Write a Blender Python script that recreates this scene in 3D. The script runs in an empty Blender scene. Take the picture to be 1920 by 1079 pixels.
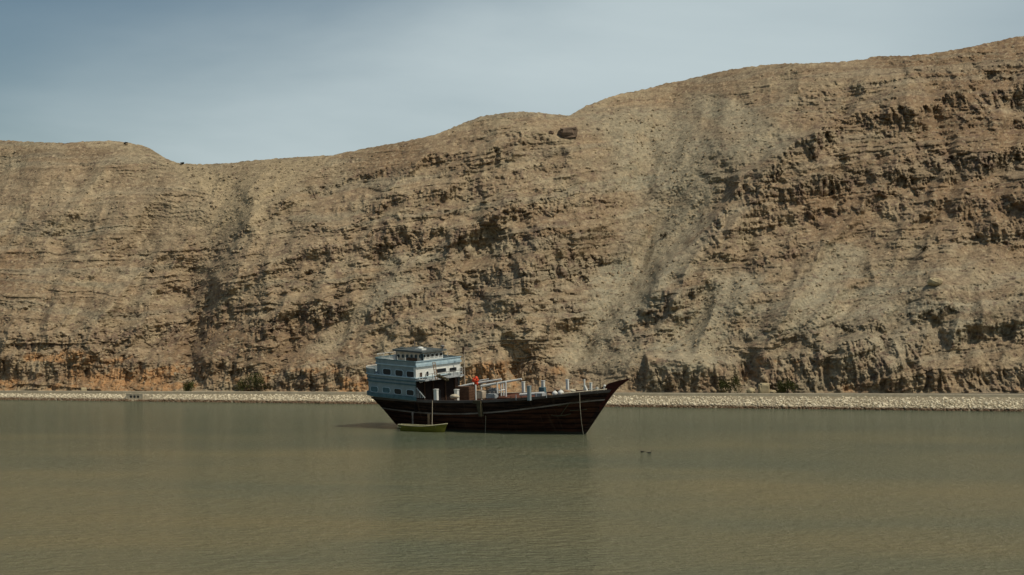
import bpy, math, random, time
import numpy as np
T0 = time.time()
R = math.radians
sc = bpy.context.scene
COL = sc.collection

# ------------------------------------------------------------------ camera
F = 2667.0      # focal length in photo pixels (1920 wide)
HC = 11.3       # camera height above the water
HV = 620.0      # photo row of the horizon
cd = bpy.data.cameras.new('camera')
cam = bpy.data.objects.new('camera', cd)
COL.objects.link(cam)
cam.location = (0, 0, HC)
cam.rotation_euler = (R(90), 0, 0)
cd.sensor_width = 36.0
cd.lens = 36.0 * F / 1920.0
cd.shift_y = (HV - 539.5) / 1920.0
cd.clip_start = 0.5
cd.clip_end = 20000
sc.camera = cam

# ------------------------------------------------------------------ light, sky, exposure
SUN_EL = R(57)
SUN_AZ = math.atan2(0.88, -0.48)    # clockwise from +Y
sun_dir = (math.sin(SUN_AZ) * math.cos(SUN_EL), math.cos(SUN_AZ) * math.cos(SUN_EL), math.sin(SUN_EL))
sd = bpy.data.lights.new('sun', 'SUN')
sd.energy = 3.5
sd.angle = R(0.55)
sd.color = (1.0, 0.90, 0.75)
sun = bpy.data.objects.new('sun', sd)
COL.objects.link(sun)
from mathutils import Vector, Matrix, noise as mn
sun.rotation_euler = Vector(sun_dir).to_track_quat('Z', 'Y').to_euler()
sun.location = (60, -40, 120)

w = bpy.data.worlds.new('World')
sc.world = w
w.use_nodes = True
nt = w.node_tree
nt.nodes.clear()
def N(tree, kind, **kw):
    n = tree.nodes.new(kind)
    for k, v in kw.items():
        if k == 'inp':
            for a, b in v.items():
                n.inputs[a].default_value = b
        else:
            setattr(n, k, v)
    return n
out = N(nt, 'ShaderNodeOutputWorld')
bg = N(nt, 'ShaderNodeBackground', inp={'Strength': 0.110})
sky = N(nt, 'ShaderNodeTexSky', sky_type='NISHITA', sun_disc=False, sun_elevation=SUN_EL, sun_rotation=SUN_AZ,
        altitude=0, air_density=1.0, dust_density=1.6, ozone_density=1.4)
tc = N(nt, 'ShaderNodeTexCoord')
L = nt.links.new
# thin cirrus veil: streaks that fan out, stretched sideways, on the view direction
mp = N(nt, 'ShaderNodeMapping', inp={'Scale': (1.0, 1.0, 3.2), 'Rotation': (0, R(-34), 0), 'Location': (0.11, 0.0, 0.18)})
L(tc.outputs['Generated'], mp.inputs['Vector'])
nz = N(nt, 'ShaderNodeTexNoise', inp={'Scale': 2.1, 'Detail': 7.0, 'Roughness': 0.5, 'Distortion': 0.3})
L(mp.outputs[0], nz.inputs['Vector'])
rp = N(nt, 'ShaderNodeMapRange', inp={'From Min': 0.40, 'From Max': 0.66, 'To Min': 0.0, 'To Max': 1.0})
L(nz.outputs['Fac'], rp.inputs['Value'])
# the veil lies north-east of the viewer as one big bank
sx = N(nt, 'ShaderNodeSeparateXYZ')
L(tc.outputs['Generated'], sx.inputs[0])
def M(tree, op, a, b=None, c=None, clamp=False):
    n = tree.nodes.new('ShaderNodeMath'); n.operation = op; n.use_clamp = clamp
    for i, v in enumerate((a, b, c)):
        if v is None: continue
        if isinstance(v, (int, float)): n.inputs[i].default_value = v
        else: tree.links.new(v, n.inputs[i])
    return n.outputs[0]
# bank edge: runs from lower left up to the right
edge = M(nt, 'ADD', M(nt, 'MULTIPLY', sx.outputs['X'], 2.6), M(nt, 'MULTIPLY', sx.outputs['Z'], -4.0))
edge = M(nt, 'ADD', edge, M(nt, 'MULTIPLY', nz.outputs['Fac'], 1.1))
e2 = N(nt, 'ShaderNodeMapRange', interpolation_type='SMOOTHSTEP', inp={'From Min': -1.2, 'From Max': 0.05})
L(edge, e2.inputs['Value'])
right = N(nt, 'ShaderNodeMapRange', interpolation_type='SMOOTHSTEP', inp={'From Min': 0.16, 'From Max': 0.55, 'To Min': 1.0, 'To Max': 0.45})
L(sx.outputs['X'], right.inputs['Value'])
cf = M(nt, 'MULTIPLY', e2.outputs[0], right.outputs[0])
cf = M(nt, 'MULTIPLY', cf, M(nt, 'ADD', M(nt, 'MULTIPLY', rp.outputs[0], 0.28), 0.62), clamp=True)
tint = N(nt, 'ShaderNodeMixRGB', blend_type='MULTIPLY', inp={'Fac': 1.0, 'Color2': (0.84, 0.86, 0.76, 1)})
L(sky.outputs[0], tint.inputs['Color1'])
mix = N(nt, 'ShaderNodeMixRGB', inp={'Color2': (6.3, 7.3, 7.5, 1)})
L(cf, mix.inputs['Fac'])
L(tint.outputs[0], mix.inputs['Color1'])
L(mix.outputs[0], bg.inputs['Color'])
L(bg.outputs[0], out.inputs['Surface'])

sc.view_settings.view_transform = 'Standard'
sc.view_settings.look = 'None'
sc.view_settings.exposure = -0.35
sc.view_settings.gamma = 1.0
sc.view_settings.use_curve_mapping = False
sc.render.engine = 'CYCLES'

# ------------------------------------------------------------------ numpy noise
rng = np.random.RandomState(7)
PERM = rng.permutation(256).astype(np.int32)
PERM = np.concatenate([PERM, PERM, PERM])
G = np.array([[1,1,0],[-1,1,0],[1,-1,0],[-1,-1,0],[1,0,1],[-1,0,1],[1,0,-1],[-1,0,-1],[0,1,1],[0,-1,1],[0,1,-1],[0,-1,-1],[1,1,0],[-1,1,0],[0,-1,1],[0,-1,-1]], np.float32)
def perlin(x, y, z=None, seed=0):
    x = np.asarray(x, np.float32) + seed * 17.31; y = np.asarray(y, np.float32) + seed * 5.77
    z = np.zeros_like(x) + 0.37 if z is None else np.asarray(z, np.float32) + seed * 3.19
    xi = np.floor(x); yi = np.floor(y); zi = np.floor(z)
    xf = x - xi; yf = y - yi; zf = z - zi
    xi = xi.astype(np.int32) & 255; yi = yi.astype(np.int32) & 255; zi = zi.astype(np.int32) & 255
    u = xf*xf*xf*(xf*(xf*6-15)+10); v = yf*yf*yf*(yf*(yf*6-15)+10); q = zf*zf*zf*(zf*(zf*6-15)+10)
    def g(a, b, c):
        h = PERM[PERM[PERM[(xi+a) & 255] + ((yi+b) & 255)] + ((zi+c) & 255)] & 15
        gg = G[h]
        return gg[..., 0]*(xf-a) + gg[..., 1]*(yf-b) + gg[..., 2]*(zf-c)
    l = lambda a, b, t: a + (b-a)*t
    return l(l(l(g(0,0,0), g(1,0,0), u), l(g(0,1,0), g(1,1,0), u), v), l(l(g(0,0,1), g(1,0,1), u), l(g(0,1,1), g(1,1,1), u), v), q)
def fbm(x, y, z=None, o=4, seed=0, gain=0.5, lac=2.03):
    s = 0; a = 1.0; f = 1.0; t = 0
    for i in range(o):
        s = s + a*perlin(x*f, y*f, None if z is None else z*f, seed+i); t += a
        a *= gain; f *= lac
    return s/t*1.6
def hash2(ix, iy, k):
    h = (ix.astype(np.int64)*73856093 ^ iy.astype(np.int64)*19349663 ^ k*83492791) & 0xffffffff
    h = (h ^ (h >> 13)) * 1274126177 & 0xffffffff
    return ((h ^ (h >> 16)) & 0xffff).astype(np.float32)/65535.0
def cells(x, y, k=1, jit=0.9):
    """2-D voronoi: returns random value of the cell, and F2-F1"""
    xi = np.floor(x); yi = np.floor(y)
    f1 = np.full(x.shape, 9.0, np.float32); f2 = f1.copy(); val = np.zeros_like(f1)
    for a in (-1, 0, 1):
        for b in (-1, 0, 1):
            cx = xi + a; cy = yi + b
            px = cx + .5 + jit*(hash2(cx, cy, k)-.5); py = cy + .5 + jit*(hash2(cx, cy, k+11)-.5)
            d = np.sqrt((x-px)**2 + (y-py)**2).astype(np.float32)
            m = d < f1
            f2 = np.where(m, f1, np.minimum(f2, d))
            val = np.where(m, hash2(cx, cy, k+23), val)
            f1 = np.where(m, d, f1)
    return val, f2-f1
def sstep(a, b, x):
    t = np.clip((x-a)/(b-a), 0, 1)
    return t*t*(3-2*t)

# ------------------------------------------------------------------ materials
def mat(name, rough=0.8, spec=0.3):
    m = bpy.data.materials.new(name); m.use_nodes = True
    t = m.node_tree
    b = t.nodes['Principled BSDF']
    b.inputs['Roughness'].default_value = rough
    b.inputs['Specular IOR Level'].default_value = spec
    return m, t, b
def simple(name, c1, c2=None, scale=3.0, rough=0.8, spec=0.3, bump=0.0, stretch=(1,1,1), detail=5, lo=0.35, hi=0.65, bs=None):
    m, t, b = mat(name, rough, spec)
    tc = N(t, 'ShaderNodeTexCoord')
    mp = N(t, 'ShaderNodeMapping', inp={'Scale': stretch})
    t.links.new(tc.outputs['Object'], mp.inputs[0])
    nz = N(t, 'ShaderNodeTexNoise', inp={'Scale': scale, 'Detail': detail, 'Roughness': 0.65})
    t.links.new(mp.outputs[0], nz.inputs['Vector'])
    rp = N(t, 'ShaderNodeMapRange', inp={'From Min': lo, 'From Max': hi})
    t.links.new(nz.outputs['Fac'], rp.inputs['Value'])
    mx = N(t, 'ShaderNodeMixRGB', inp={'Color1': (*c1, 1), 'Color2': (*(c2 or [v*0.7 for v in c1]), 1)})
    t.links.new(rp.outputs[0], mx.inputs['Fac'])
    t.links.new(mx.outputs[0], b.inputs['Base Color'])
    if bump:
        bp = N(t, 'ShaderNodeBump', inp={'Strength': 0.6, 'Distance': bump})
        t.links.new(nz.outputs['Fac'], bp.inputs['Height'])
        t.links.new(bp.outputs[0], b.inputs['Normal'])
    return m

# rock of the mountain: vertex colour carries rock colour and some painted shade, fine grain on top
m_rock, t, b = mat('mountain_rock', 0.95, 0.1)
at = N(t, 'ShaderNodeAttribute', attribute_name='Col')
tcd = N(t, 'ShaderNodeTexCoord')
n1 = N(t, 'ShaderNodeTexNoise', inp={'Scale': 2.2, 'Detail': 8.0, 'Roughness': 0.78})
t.links.new(tcd.outputs['Object'], n1.inputs['Vector'])
r1 = N(t, 'ShaderNodeMapRange', inp={'From Min': 0.32, 'From Max': 0.68, 'To Min': 0.66, 'To Max': 1.34})
t.links.new(n1.outputs['Fac'], r1.inputs['Value'])
mu = N(t, 'ShaderNodeVectorMath', operation='SCALE')
t.links.new(at.outputs['Color'], mu.inputs[0]); t.links.new(r1.outputs[0], mu.inputs['Scale'])
t.links.new(mu.outputs[0], b.inputs['Base Color'])
bp = N(t, 'ShaderNodeBump', inp={'Strength': 0.7, 'Distance': 0.35})
t.links.new(n1.outputs['Fac'], bp.inputs['Height']); t.links.new(bp.outputs[0], b.inputs['Normal'])

# murky water
m_water, t, b = mat('murky_water', 0.16, 0.5)
b.inputs['IOR'].default_value = 1.33
tcd = N(t, 'ShaderNodeTexCoord')
def wn(scale, stretch, detail, rot=0.0, rough=0.55):
    mp = N(t, 'ShaderNodeMapping', inp={'Scale': stretch, 'Rotation': (0, 0, rot)})
    t.links.new(tcd.outputs['Object'], mp.inputs[0])
    n = N(t, 'ShaderNodeTexNoise', inp={'Scale': scale, 'Detail': detail, 'Roughness': rough})
    t.links.new(mp.outputs[0], n.inputs['Vector'])
    return n.outputs['Fac']
big = wn(0.035, (0.7, 1.6, 1), 3, R(8))
cr = N(t, 'ShaderNodeValToRGB')
cr.color_ramp.elements[0].position = 0.33; cr.color_ramp.elements[0].color = (0.240, 0.208, 0.100, 1)
cr.color_ramp.elements[1].position = 0.68; cr.color_ramp.elements[1].color = (0.158, 0.174, 0.104, 1)
t.links.new(big, cr.inputs[0])
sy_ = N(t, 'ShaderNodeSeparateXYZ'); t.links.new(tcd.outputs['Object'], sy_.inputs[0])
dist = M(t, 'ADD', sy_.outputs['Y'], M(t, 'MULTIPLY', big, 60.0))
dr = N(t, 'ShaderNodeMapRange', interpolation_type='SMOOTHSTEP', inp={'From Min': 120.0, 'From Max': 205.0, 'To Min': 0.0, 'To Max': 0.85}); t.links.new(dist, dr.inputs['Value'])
dm = N(t, 'ShaderNodeMixRGB', inp={'Color2': (0.088, 0.112, 0.066, 1)}); t.links.new(dr.outputs[0], dm.inputs['Fac']); t.links.new(cr.outputs[0], dm.inputs['Color1'])  # far water darkened in its colour, standing in for the mountain's reflection
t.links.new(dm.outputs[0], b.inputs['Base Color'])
wv = wn(1.5, (0.6, 1.1, 1), 5, R(12), 0.68)
wv2 = wn(0.30, (0.6, 1.0, 1), 3, R(-14), 0.5)
hh = M(t, 'ADD', M(t, 'MULTIPLY', wv, 0.85), M(t, 'MULTIPLY', wv2, 0.35))
bp = N(t, 'ShaderNodeBump', inp={'Strength': 1.0, 'Distance': 1.0})
t.links.new(hh, bp.inputs['Height']); t.links.new(bp.outputs[0], b.inputs['Normal'])

# ------------------------------------------------------------------ mesh helpers
def np_mesh(name, V, Fq, material, smooth=True, cols=None, parent=None):
    me = bpy.data.meshes.new(name)
    nv = len(V); nf = len(Fq); k = Fq.shape[1]
    me.vertices.add(nv); me.vertices.foreach_set('co', np.ascontiguousarray(V, np.float32).ravel())
    me.loops.add(nf*k); me.loops.foreach_set('vertex_index', np.ascontiguousarray(Fq, np.int32).ravel())
    me.polygons.add(nf)
    me.polygons.foreach_set('loop_start', np.arange(0, nf*k, k, dtype=np.int32))
    try: me.polygons.foreach_set('loop_total', np.full(nf, k, np.int32))
    except Exception: pass
    me.polygons.foreach_set('use_smooth', np.full(nf, smooth, bool))
    me.update(calc_edges=True)
    if cols is not None:
        a = me.color_attributes.new('Col', 'FLOAT_COLOR', 'POINT')
        c4 = np.ones((nv, 4), np.float32); c4[:, :3] = cols
        a.data.foreach_set('color', c4.ravel())
    me.materials.append(material)
    o = bpy.data.objects.new(name, me); COL.objects.link(o)
    if parent: o.parent = parent
    return o
def tag(o, label=None, cat=None, group=None, kind=None):
    if label: o['label'] = label
    if cat: o['category'] = cat
    if group: o['group'] = group
    if kind: o['kind'] = kind
    return o
def grid_faces(nr, nc):
    i = np.arange(nr*nc).reshape(nr, nc)
    return np.stack([i[:-1, :-1], i[:-1, 1:], i[1:, 1:], i[1:, :-1]], -1).reshape(-1, 4)

# shoreline geometry (straight embankment that comes nearer to the right)
def y_shore(X): return 213.7 - 0.2195*X
def y_edge(X): return y_shore(X) + 4.3 - 0.005*X
def y_foot(X): return y_shore(X) + 11.5 + 0.036*X
def z_road(X): return 1.5 + 0.0062*np.clip(X, -160, 160)

# ------------------------------------------------------------------ mountain
def build_mountain():
    cx = np.concatenate([np.linspace(-520, -60, 90, endpoint=False), np.arange(-60, 1985, 1.45), np.linspace(1990, 2450, 90)])
    NR = 500
    crest_pts = [(-520,330),(-300,300),(-100,268),(0,263),(60,266),(120,268),(190,264),(240,267),(275,276),(310,296),(338,307),(380,308),(430,307),
        (480,300),(530,297),(580,294),(620,291),(700,277),(760,265),(810,256),(840,243),(870,230),(900,219),(930,214),(980,210),(1020,211),
        (1045,215),(1060,217),(1072,216),(1085,206),(1100,198),(1140,183),(1200,168),(1260,155),(1320,142),(1380,128),(1430,123),(1480,119),
        (1560,117),(1620,112),(1640,107),(1700,104),(1770,98),(1830,85),(1880,75),(1920,68),(2000,52),(2200,30),(2450,20)]
    kx, kv = zip(*crest_pts)
    crest = np.interp(cx, kx, kv)
    crest = crest + 1.8*fbm(cx/45, cx*0, o=4, seed=3) + 1.8*fbm(cx/7, cx*0, o=3, seed=5)
    u = (cx-960)/F
    Db = (213.7+11.5)/(1 - (-0.2195+0.036)*u)
    zb = z_road(u*Db) - 0.05
    basev = HV + F*(HC-zb)/Db
    tt = np.linspace(0, 1, NR)[:, None]
    V = basev[None]+ (crest-basev)[None]*tt
    Xp = np.broadcast_to(cx[None], V.shape)
    # -- region masks in the traced layout -------------------------------
    def blob(x0, v0, rx, rv, rot=0.0):
        c, s = math.cos(R(rot)), math.sin(R(rot))
        dx = Xp-x0; dv = V-v0
        a = (dx*c+dv*s)/rx; b = (-dx*s+dv*c)/rv
        return np.exp(-(a*a+b*b))
    wx = Xp + 26*fbm(Xp/120, V/120, o=4, seed=21); wvv = V + 18*fbm(Xp/120, V/120, o=4, seed=31)
    def seg(pts):
        """distance in px, and signed horizontal side (negative: left of the line)"""
        best = np.full(V.shape, 1e9); side = np.zeros(V.shape); along = np.zeros(V.shape)
        n = len(pts)-1
        for i in range(n):
            (ax, av), (bx, bv) = pts[i], pts[i+1]
            ex, ev = bx-ax, bv-av; L2 = ex*ex+ev*ev
            t_ = np.clip(((wx-ax)*ex+(wvv-av)*ev)/L2, 0, 1)
            dx = wx-(ax+ex*t_); dv = wvv-(av+ev*t_)
            d = np.hypot(dx, dv); m = d < best
            best = np.where(m, d, best); side = np.where(m, np.sign(dx*abs(ev)+1e-6), side)
            along = np.where(m, (i+t_)/n, along)
        return best, side, along
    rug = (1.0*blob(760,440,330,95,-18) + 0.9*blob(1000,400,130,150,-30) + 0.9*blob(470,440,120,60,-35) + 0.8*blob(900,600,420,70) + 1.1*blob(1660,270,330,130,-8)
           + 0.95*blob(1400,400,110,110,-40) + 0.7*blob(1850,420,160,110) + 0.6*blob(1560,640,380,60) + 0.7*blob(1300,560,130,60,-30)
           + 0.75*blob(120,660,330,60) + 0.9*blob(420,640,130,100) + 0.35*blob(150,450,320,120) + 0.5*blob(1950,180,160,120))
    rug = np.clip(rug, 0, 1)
    scree = np.clip(1.0*blob(1190,520,70,190,28)+0.9*blob(1300,640,120,60,-30)+0.8*blob(1250,300,120,60,-10)+0.9*blob(450,370,90,70,30)
            + 0.6*blob(280,400,240,50,10) + 0.5*blob(500,320,140,25)+0.6*blob(1700,560,260,70), 0, 1)
    def trail(pts, wd):
        ps = sorted(pts, key=lambda q_: q_[1]); lx, lv = zip(*ps)
        d = wx - np.interp(wvv, lv, lx)
        return np.exp(-(d/wd)**4)*sstep(lv[0]-18, lv[0]+8, wvv)*sstep(lv[-1]+18, lv[-1]-8, wvv)
    s_left = np.maximum(trail([(335,300),(400,345),(470,392)], 46), trail([(560,300),(500,345),(455,400),(440,430)], 62))
    s_mid = np.maximum(trail([(1210,225),(1215,290),(1290,350),(1262,430),(1200,520),(1140,600),(1085,670)], 40), trail([(1190,215),(1230,262),(1250,320)], 95))
    s_right = np.maximum(trail([(1385,520),(1330,600),(1300,690)], 44), 0.8*trail([(1590,470),(1530,560),(1500,620)], 40))
    s_r2 = np.maximum(0.7*trail([(760,520),(680,590),(600,660)], 34), 0.8*trail([(1330,180),(1420,260),(1400,300)], 50))
    chute = np.clip(np.maximum(np.maximum(s_left, s_mid), np.maximum(s_right, s_r2)), 0, 1)
    scree = np.maximum(scree*0.8, chute)
    foot = V - (basev[None]-46-26*fbm(Xp/90, Xp*0, o=3, seed=9)-30*np.exp(-((Xp-60)/180)**2)-20*np.exp(-((Xp-1560)/200)**2)+40*np.exp(-((Xp-1140)/60)**2))
    cliff = sstep(-6, 6, foot)
    bands = [
        ([(395,480),(440,436),(520,380),(600,338),(700,318),(850,288),(1010,258)], 34, 0.75),
        ([(600,395),(700,378),(800,356),(950,326),(1080,296)], 34, 0.7),
        ([(690,430),(870,425),(960,385),(1070,352)], 60, 0.9),
        ([(880,470),(960,440),(1070,420)], 60, 0.8),
        ([(395,545),(480,500),(600,455),(700,450)], 40, 0.6),
        ([(470,600),(600,575),(700,560),(960,500),(1140,468)], 62, 0.9),
        ([(640,520),(840,500)], 26, 0.5),
        ([(380,690),(480,640),(700,620),(900,600)], 26, 0.55),
        ([(-200,636),(0,632),(200,618),(340,592),(430,585)], 60, 0.75),
        ([(-200,560),(60,570),(200,560),(330,560)], 10, 0.45), ([(100,500),(330,515)], 8, 0.4), ([(-100,600),(160,600),(320,575)], 12, 0.5),
        ([(-100,440),(60,440),(200,452)], 6, 0.35), ([(200,395),(330,400),(420,420)], 6, 0.3),
        ([(1325,430),(1380,352),(1440,318),(1500,262),(1560,216),(1640,206),(1760,186),(1850,170),(1940,150),(2200,120)], 52, 1.0),
        ([(1390,360),(1500,340),(1640,316),(1760,300),(1940,270),(2200,260)], 60, 0.95),
        ([(1310,470),(1400,420),(1520,392),(1700,372),(1940,360),(2200,350)], 42, 0.7),
        ([(1180,610),(1260,556),(1380,500),(1500,462)], 40, 0.75),
        ([(1840,420),(1940,400),(2200,390)], 60, 0.7),
        ([(1500,490),(1600,470),(1760,455)], 14, 0.45),
        ([(1540,620),(1660,600),(1800,572)], 24, 0.7),
        ([(1430,700),(1480,664),(1600,640),(1740,625),(1860,600),(2200,590)], 60, 0.6),
        ([(1100,300),(1180,290),(1260,262)], 10, 0.35),
        ([(1110,330),(1200,372)], 12, 0.4),
        ([(960,640),(1040,640)], 50, 0.7),
        ([(1540,150),(1640,140)], 60, 0.25), ([(1700,140),(1830,120),(1940,110)], 40, 0.4),
    ]
    crag = np.zeros(V.shape)
    xw = Xp + 10*fbm(Xp/40, V/40, o=3, seed=301)
    c0 = cx*0
    w2 = 7*fbm(Xp/26, V/26, o=3, seed=303)
    for bi, (bp_, th_, st_) in enumerate(bands):
        bx, bv = zip(*bp_)
        top = np.interp(cx, bx, bv) + 12*fbm(cx/38, c0, o=4, seed=310+bi) + 4*np.round(2*fbm(cx/14, c0, o=2, seed=350+bi)) + w2
        thv = (th_*(0.75+0.7*fbm(cx/50, c0, o=3, seed=380+bi)))[None]
        wnd = sstep(-1, 5, V-top)*sstep(0, -10, V-top-thv)
        ends = sstep(bx[0]-25, bx[0]+25, xw)*sstep(bx[-1]+25, bx[-1]-25, xw)
        crag = np.maximum(crag, st_*wnd*ends)
    cn = fbm(Xp/30, (V+0.16*Xp)/9, o=3, seed=304) + 0.5*fbm(Xp/70, (V+0.16*Xp)/45, o=2, seed=305)
    crag2 = sstep(0.14, 0.32, cn)*np.clip(rug*1.1-0.5*scree-0.12, 0, 0.6)
    crag = crag*sstep(-0.62, -0.08, fbm(Xp/52, V/30, o=4, seed=302)+0.25*(crag-0.6))
    crag = np.maximum(crag, crag2)*(1-0.92*chute)
    scree = np.maximum(scree*(1-0.8*np.clip(crag, 0, 1)), chute)
    rug = np.clip(np.maximum(np.maximum(rug*0.55*(1-0.6*scree), cliff*0.6), crag), 0, 1)
    # -- mean slope ------------------------------------------------------
    m0 = 0.60 + 0.10*fbm(Xp/300, V/120, o=2, seed=41)
    foot2 = V-(basev[None]-44); cl2 = sstep(-14, 14, foot2)
    m0 = m0*(1-cl2) + cl2*2.3
    def integrate(m):
        D = np.empty_like(V); D[0] = Db
        for i in range(1, NR):
            dv = V[i]-V[i-1]
            dD = -D[i-1]/(F*m[i]-(HV-V[i]))*dv
            D[i] = D[i-1]+np.clip(dD, 0, 3.0)
        return D
    D = integrate(m0)
    # -- spurs and gullies: positive pushes back, negative pulls forward --
    lines = [
        ([(350,300),(400,335),(450,365),(478,392),(440,440),(405,500),(380,570),(372,640),(360,735)],  9.5, 170, 42),   # gully left of the central spur
        ([(600,335),(520,380),(455,440),(430,520),(410,600),(400,700)],                        -3.2, 16, 120),  # its rocky left rim
        ([(1120,214),(1190,262),(1245,330),(1225,430),(1180,520),(1120,600),(1075,680),(1070,735)], 13.0, 150, 70),  # central valley
        ([(1060,248),(1085,330),(1060,420),(1000,500),(960,560),(950,640)],                   -6.0, 42, 150),  # spur right of centre
        ([(1620,205),(1500,260),(1400,330),(1340,420),(1250,500),(1200,590)],                  -8.0, 20, 150), # right spur rim
        ([(880,400),(905,480),(870,540)],                                                      2.6, 9, 26),
        ([(700,460),(690,560),(640,640)],                                                      2.2, 14, 40),
        ([(948,640),(965,690),(985,735)],                                                      4.5, 9, 34),    # dark cleft in the cut
        ([(1212,672),(1206,735)],                                                              -6.0, 5, 90),   # edge of the big shaded face
        ([(375,640),(372,735)],                                                                1.5, 10, 26),
        ([(165,670),(168,735)],                                                                1.8, 5, 14),
        ([(36,640),(30,735)],                                                                  1.5, 6, 16),
        ([(1400,670),(1385,735)],                                                              3.0, 8, 30),
        ([(1545,690),(1575,735)],                                                              2.8, 9, 26),
        ([(1820,620),(1850,735)],                                                              2.5, 9, 30),
        ([(1900,230),(1860,330),(1880,440)],                                                   3.2, 10, 40),
        ([(1760,240),(1780,330),(1740,420)],                                                   2.4, 9, 30),
    ]
    topfade = sstep(0.0, 60, V-crest[None])
    kf0 = sstep(-2, 26, basev[None]-V)
    for pts, amp, wl, wr in lines:
        ps = sorted(pts, key=lambda q_: q_[1])
        lx, lv = zip(*ps)
        d = wx - np.interp(wvv, lv, lx)
        sw = sstep(-8, 8, d)
        wd = wl + (wr-wl)*sw
        span = lv[-1]-lv[0]
        tp = sstep(lv[0]-0.10*span-6, lv[0]+0.16*span, wvv) if lv[0] > 300 else 1.0
        if amp > 6: tp = 0.12+0.88*sstep(lv[0], lv[0]+0.62*span, wvv)
        te = sstep(lv[-1]+0.10*span+6, lv[-1]-0.16*span, wvv) if lv[-1] < 700 else (1-0.6*sstep(600, 720, wvv) if amp > 6 else 1.0)
        D = D + (1.0 if amp > 4 else 0.7)*amp*topfade*tp*te*((np.exp(-(d/wd)**2)) if amp < 6 else np.exp(0.3-np.sqrt((d/wd*1.25)**2+0.09)))*kf0
    D = D + topfade*sstep(0, 40, basev[None]-V)*(3.0*fbm(Xp/210, V/190, o=2, seed=55) + 1.5*fbm((Xp+0.9*V)/62, (V-Xp)/150, o=3, seed=57) - 4.2*(0.75-np.abs(perlin((wx+0.9*wvv)/115, (wvv-wx)/520, seed=59))*2.2)*sstep(0, 200, basev[None]-V) - 1.5*(0.7-np.abs(perlin((wx+0.5*wvv)/48, (wvv-wx)/240, seed=60))*2.2))
    Dm = np.maximum.accumulate(D, 0)
    Dm[3:-3] = (Dm[:-6]+Dm[1:-5]+Dm[2:-4]+Dm[3:-3]+Dm[4:-2]+Dm[5:-1]+Dm[6:])/7
    D = 0.85*Dm+0.15*D
    # -- bedding ---------------------------------------------------------
    X3 = (Xp-960)/F*D; Z3 = HC-(V-HV)/F*D
    dip = np.interp(cx, [-520, 0, 330, 480, 700, 1060, 1300, 1920], [-0.02, -0.02, 0.02, 0.15, 0.20, 0.12, 0.10, 0.10])
    Xs = (cx-960)/F*270
    gX = np.concatenate([[0], np.cumsum(0.5*(dip[1:]+dip[:-1])*np.diff(Xs))])
    s = Z3 - gX[None] + 3.0*s_left + 2.5*sstep(-60, 60, wx-np.interp(V, [200, 430, 735], [1300, 1240, 1080])) - 2.0*sstep(-40, 40, wx-np.interp(V, [300, 400, 735], [470, 450, 350])) + 2.2*fbm(X3/26, D/30, Z3/30, o=3, seed=61) + 0.35*fbm(X3/4, D/4, Z3/4, o=2, seed=64)
    one = np.zeros_like(s)
    hard = fbm(s/5.2, one+3.3, o=2, seed=71)*0.9 + fbm(s/1.45, one+7.1, X3/40, o=2, seed=73)*0.75
    patch = fbm(X3/13, D/13, Z3/7, o=3, seed=81)
    C = 0.7*(1-0.9*chute)*sstep(0.02, 0.22, hard + 0.55*patch - 0.30 + 0.25*(rug-0.5))*np.clip(0.12+0.6*rug, 0, 1)*(1-0.75*scree)
    C = np.clip(np.maximum(C, crag*1.1), 0, 1)
    m = m0*(1-C)*(1-0.22*rug) + C*(2.8+0*m0)
    m = np.where(cliff > 0.5, 2.4*(0.55+1.2*C), m)
    D1 = integrate(m)
    def box(A, n, ax):
        for _ in range(2):
            pad = [(0, 0), (0, 0)]; pad[ax] = (n+1, n)
            Q = np.cumsum(np.pad(A, pad, mode='edge'), axis=ax)
            A = (np.take(Q, range(2*n+1, Q.shape[ax]), ax) - np.take(Q, range(0, Q.shape[ax]-2*n-1), ax))/(2*n+1)
        return A
    dl = box(D1 - integrate(m0), 2, 1)
    lp = box(dl, 26, 0)
    D1 = D + (dl - lp + box(lp, 60, 1)*0.6)*sstep(0, 10, basev[None]-V)
    # keep the ledges from drifting away: hold the far field of the mean surface
    X3 = (Xp-960)/F*D1; Z3 = HC-(V-HV)/F*D1
    s1 = s
    jx = X3 + 0.5*fbm(X3/3, D1/3, Z3/3, o=2, seed=91) + 0.25*s1
    v1, e1 = cells(jx/1.9, s1/3.0, 3)
    v2, e2 = cells(jx/0.85, s1/0.95, 5)
    v3, e3 = cells(X3/0.55, Z3/0.5, 8)
    rr = (0.08*rug+0.62*np.clip(crag, 0, 1)**1.3)*(0.5+0.5*sstep(-0.25, 0.3, patch)) + 0.25*cliff + 0.07
    kfoot = sstep(0, 6, basev[None]-V)
    dd = rr*(1.7*(v1-0.5) + 0.35*(1-sstep(0.0, 0.13, e1)) + 1.0*(v2-0.5) + 0.25*(1-sstep(0, 0.16, e2)))
    rid = 1-np.abs(perlin(X3/2.1, D1/3.5, Z3/6.0, 95))*2
    dd = dd - rr*0.6*rid
    ledge = sstep(0.0, 0.25, fbm(s1/0.85, X3/45, D1/60, o=2, seed=201))*sstep(-0.05, 0.3, fbm(X3/22, s1/3.0, D1/40, o=3, seed=203))
    dd = dd + (0.34+0.16*rug)*(1-0.95*scree)*(0.5-ledge) + (0.07+0.08*rug)*(1-0.6*scree)*(0.5-sstep(0.0, 0.2, fbm(s1/0.42, X3/9, D1/20, o=2, seed=221)))
    fl = np.clip(np.maximum(crag, 0.8*cliff), 0, 1)
    wob = X3 + 0.35*fbm(X3/1.5, s1/1.5, D1/4, o=2, seed=207)
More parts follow.
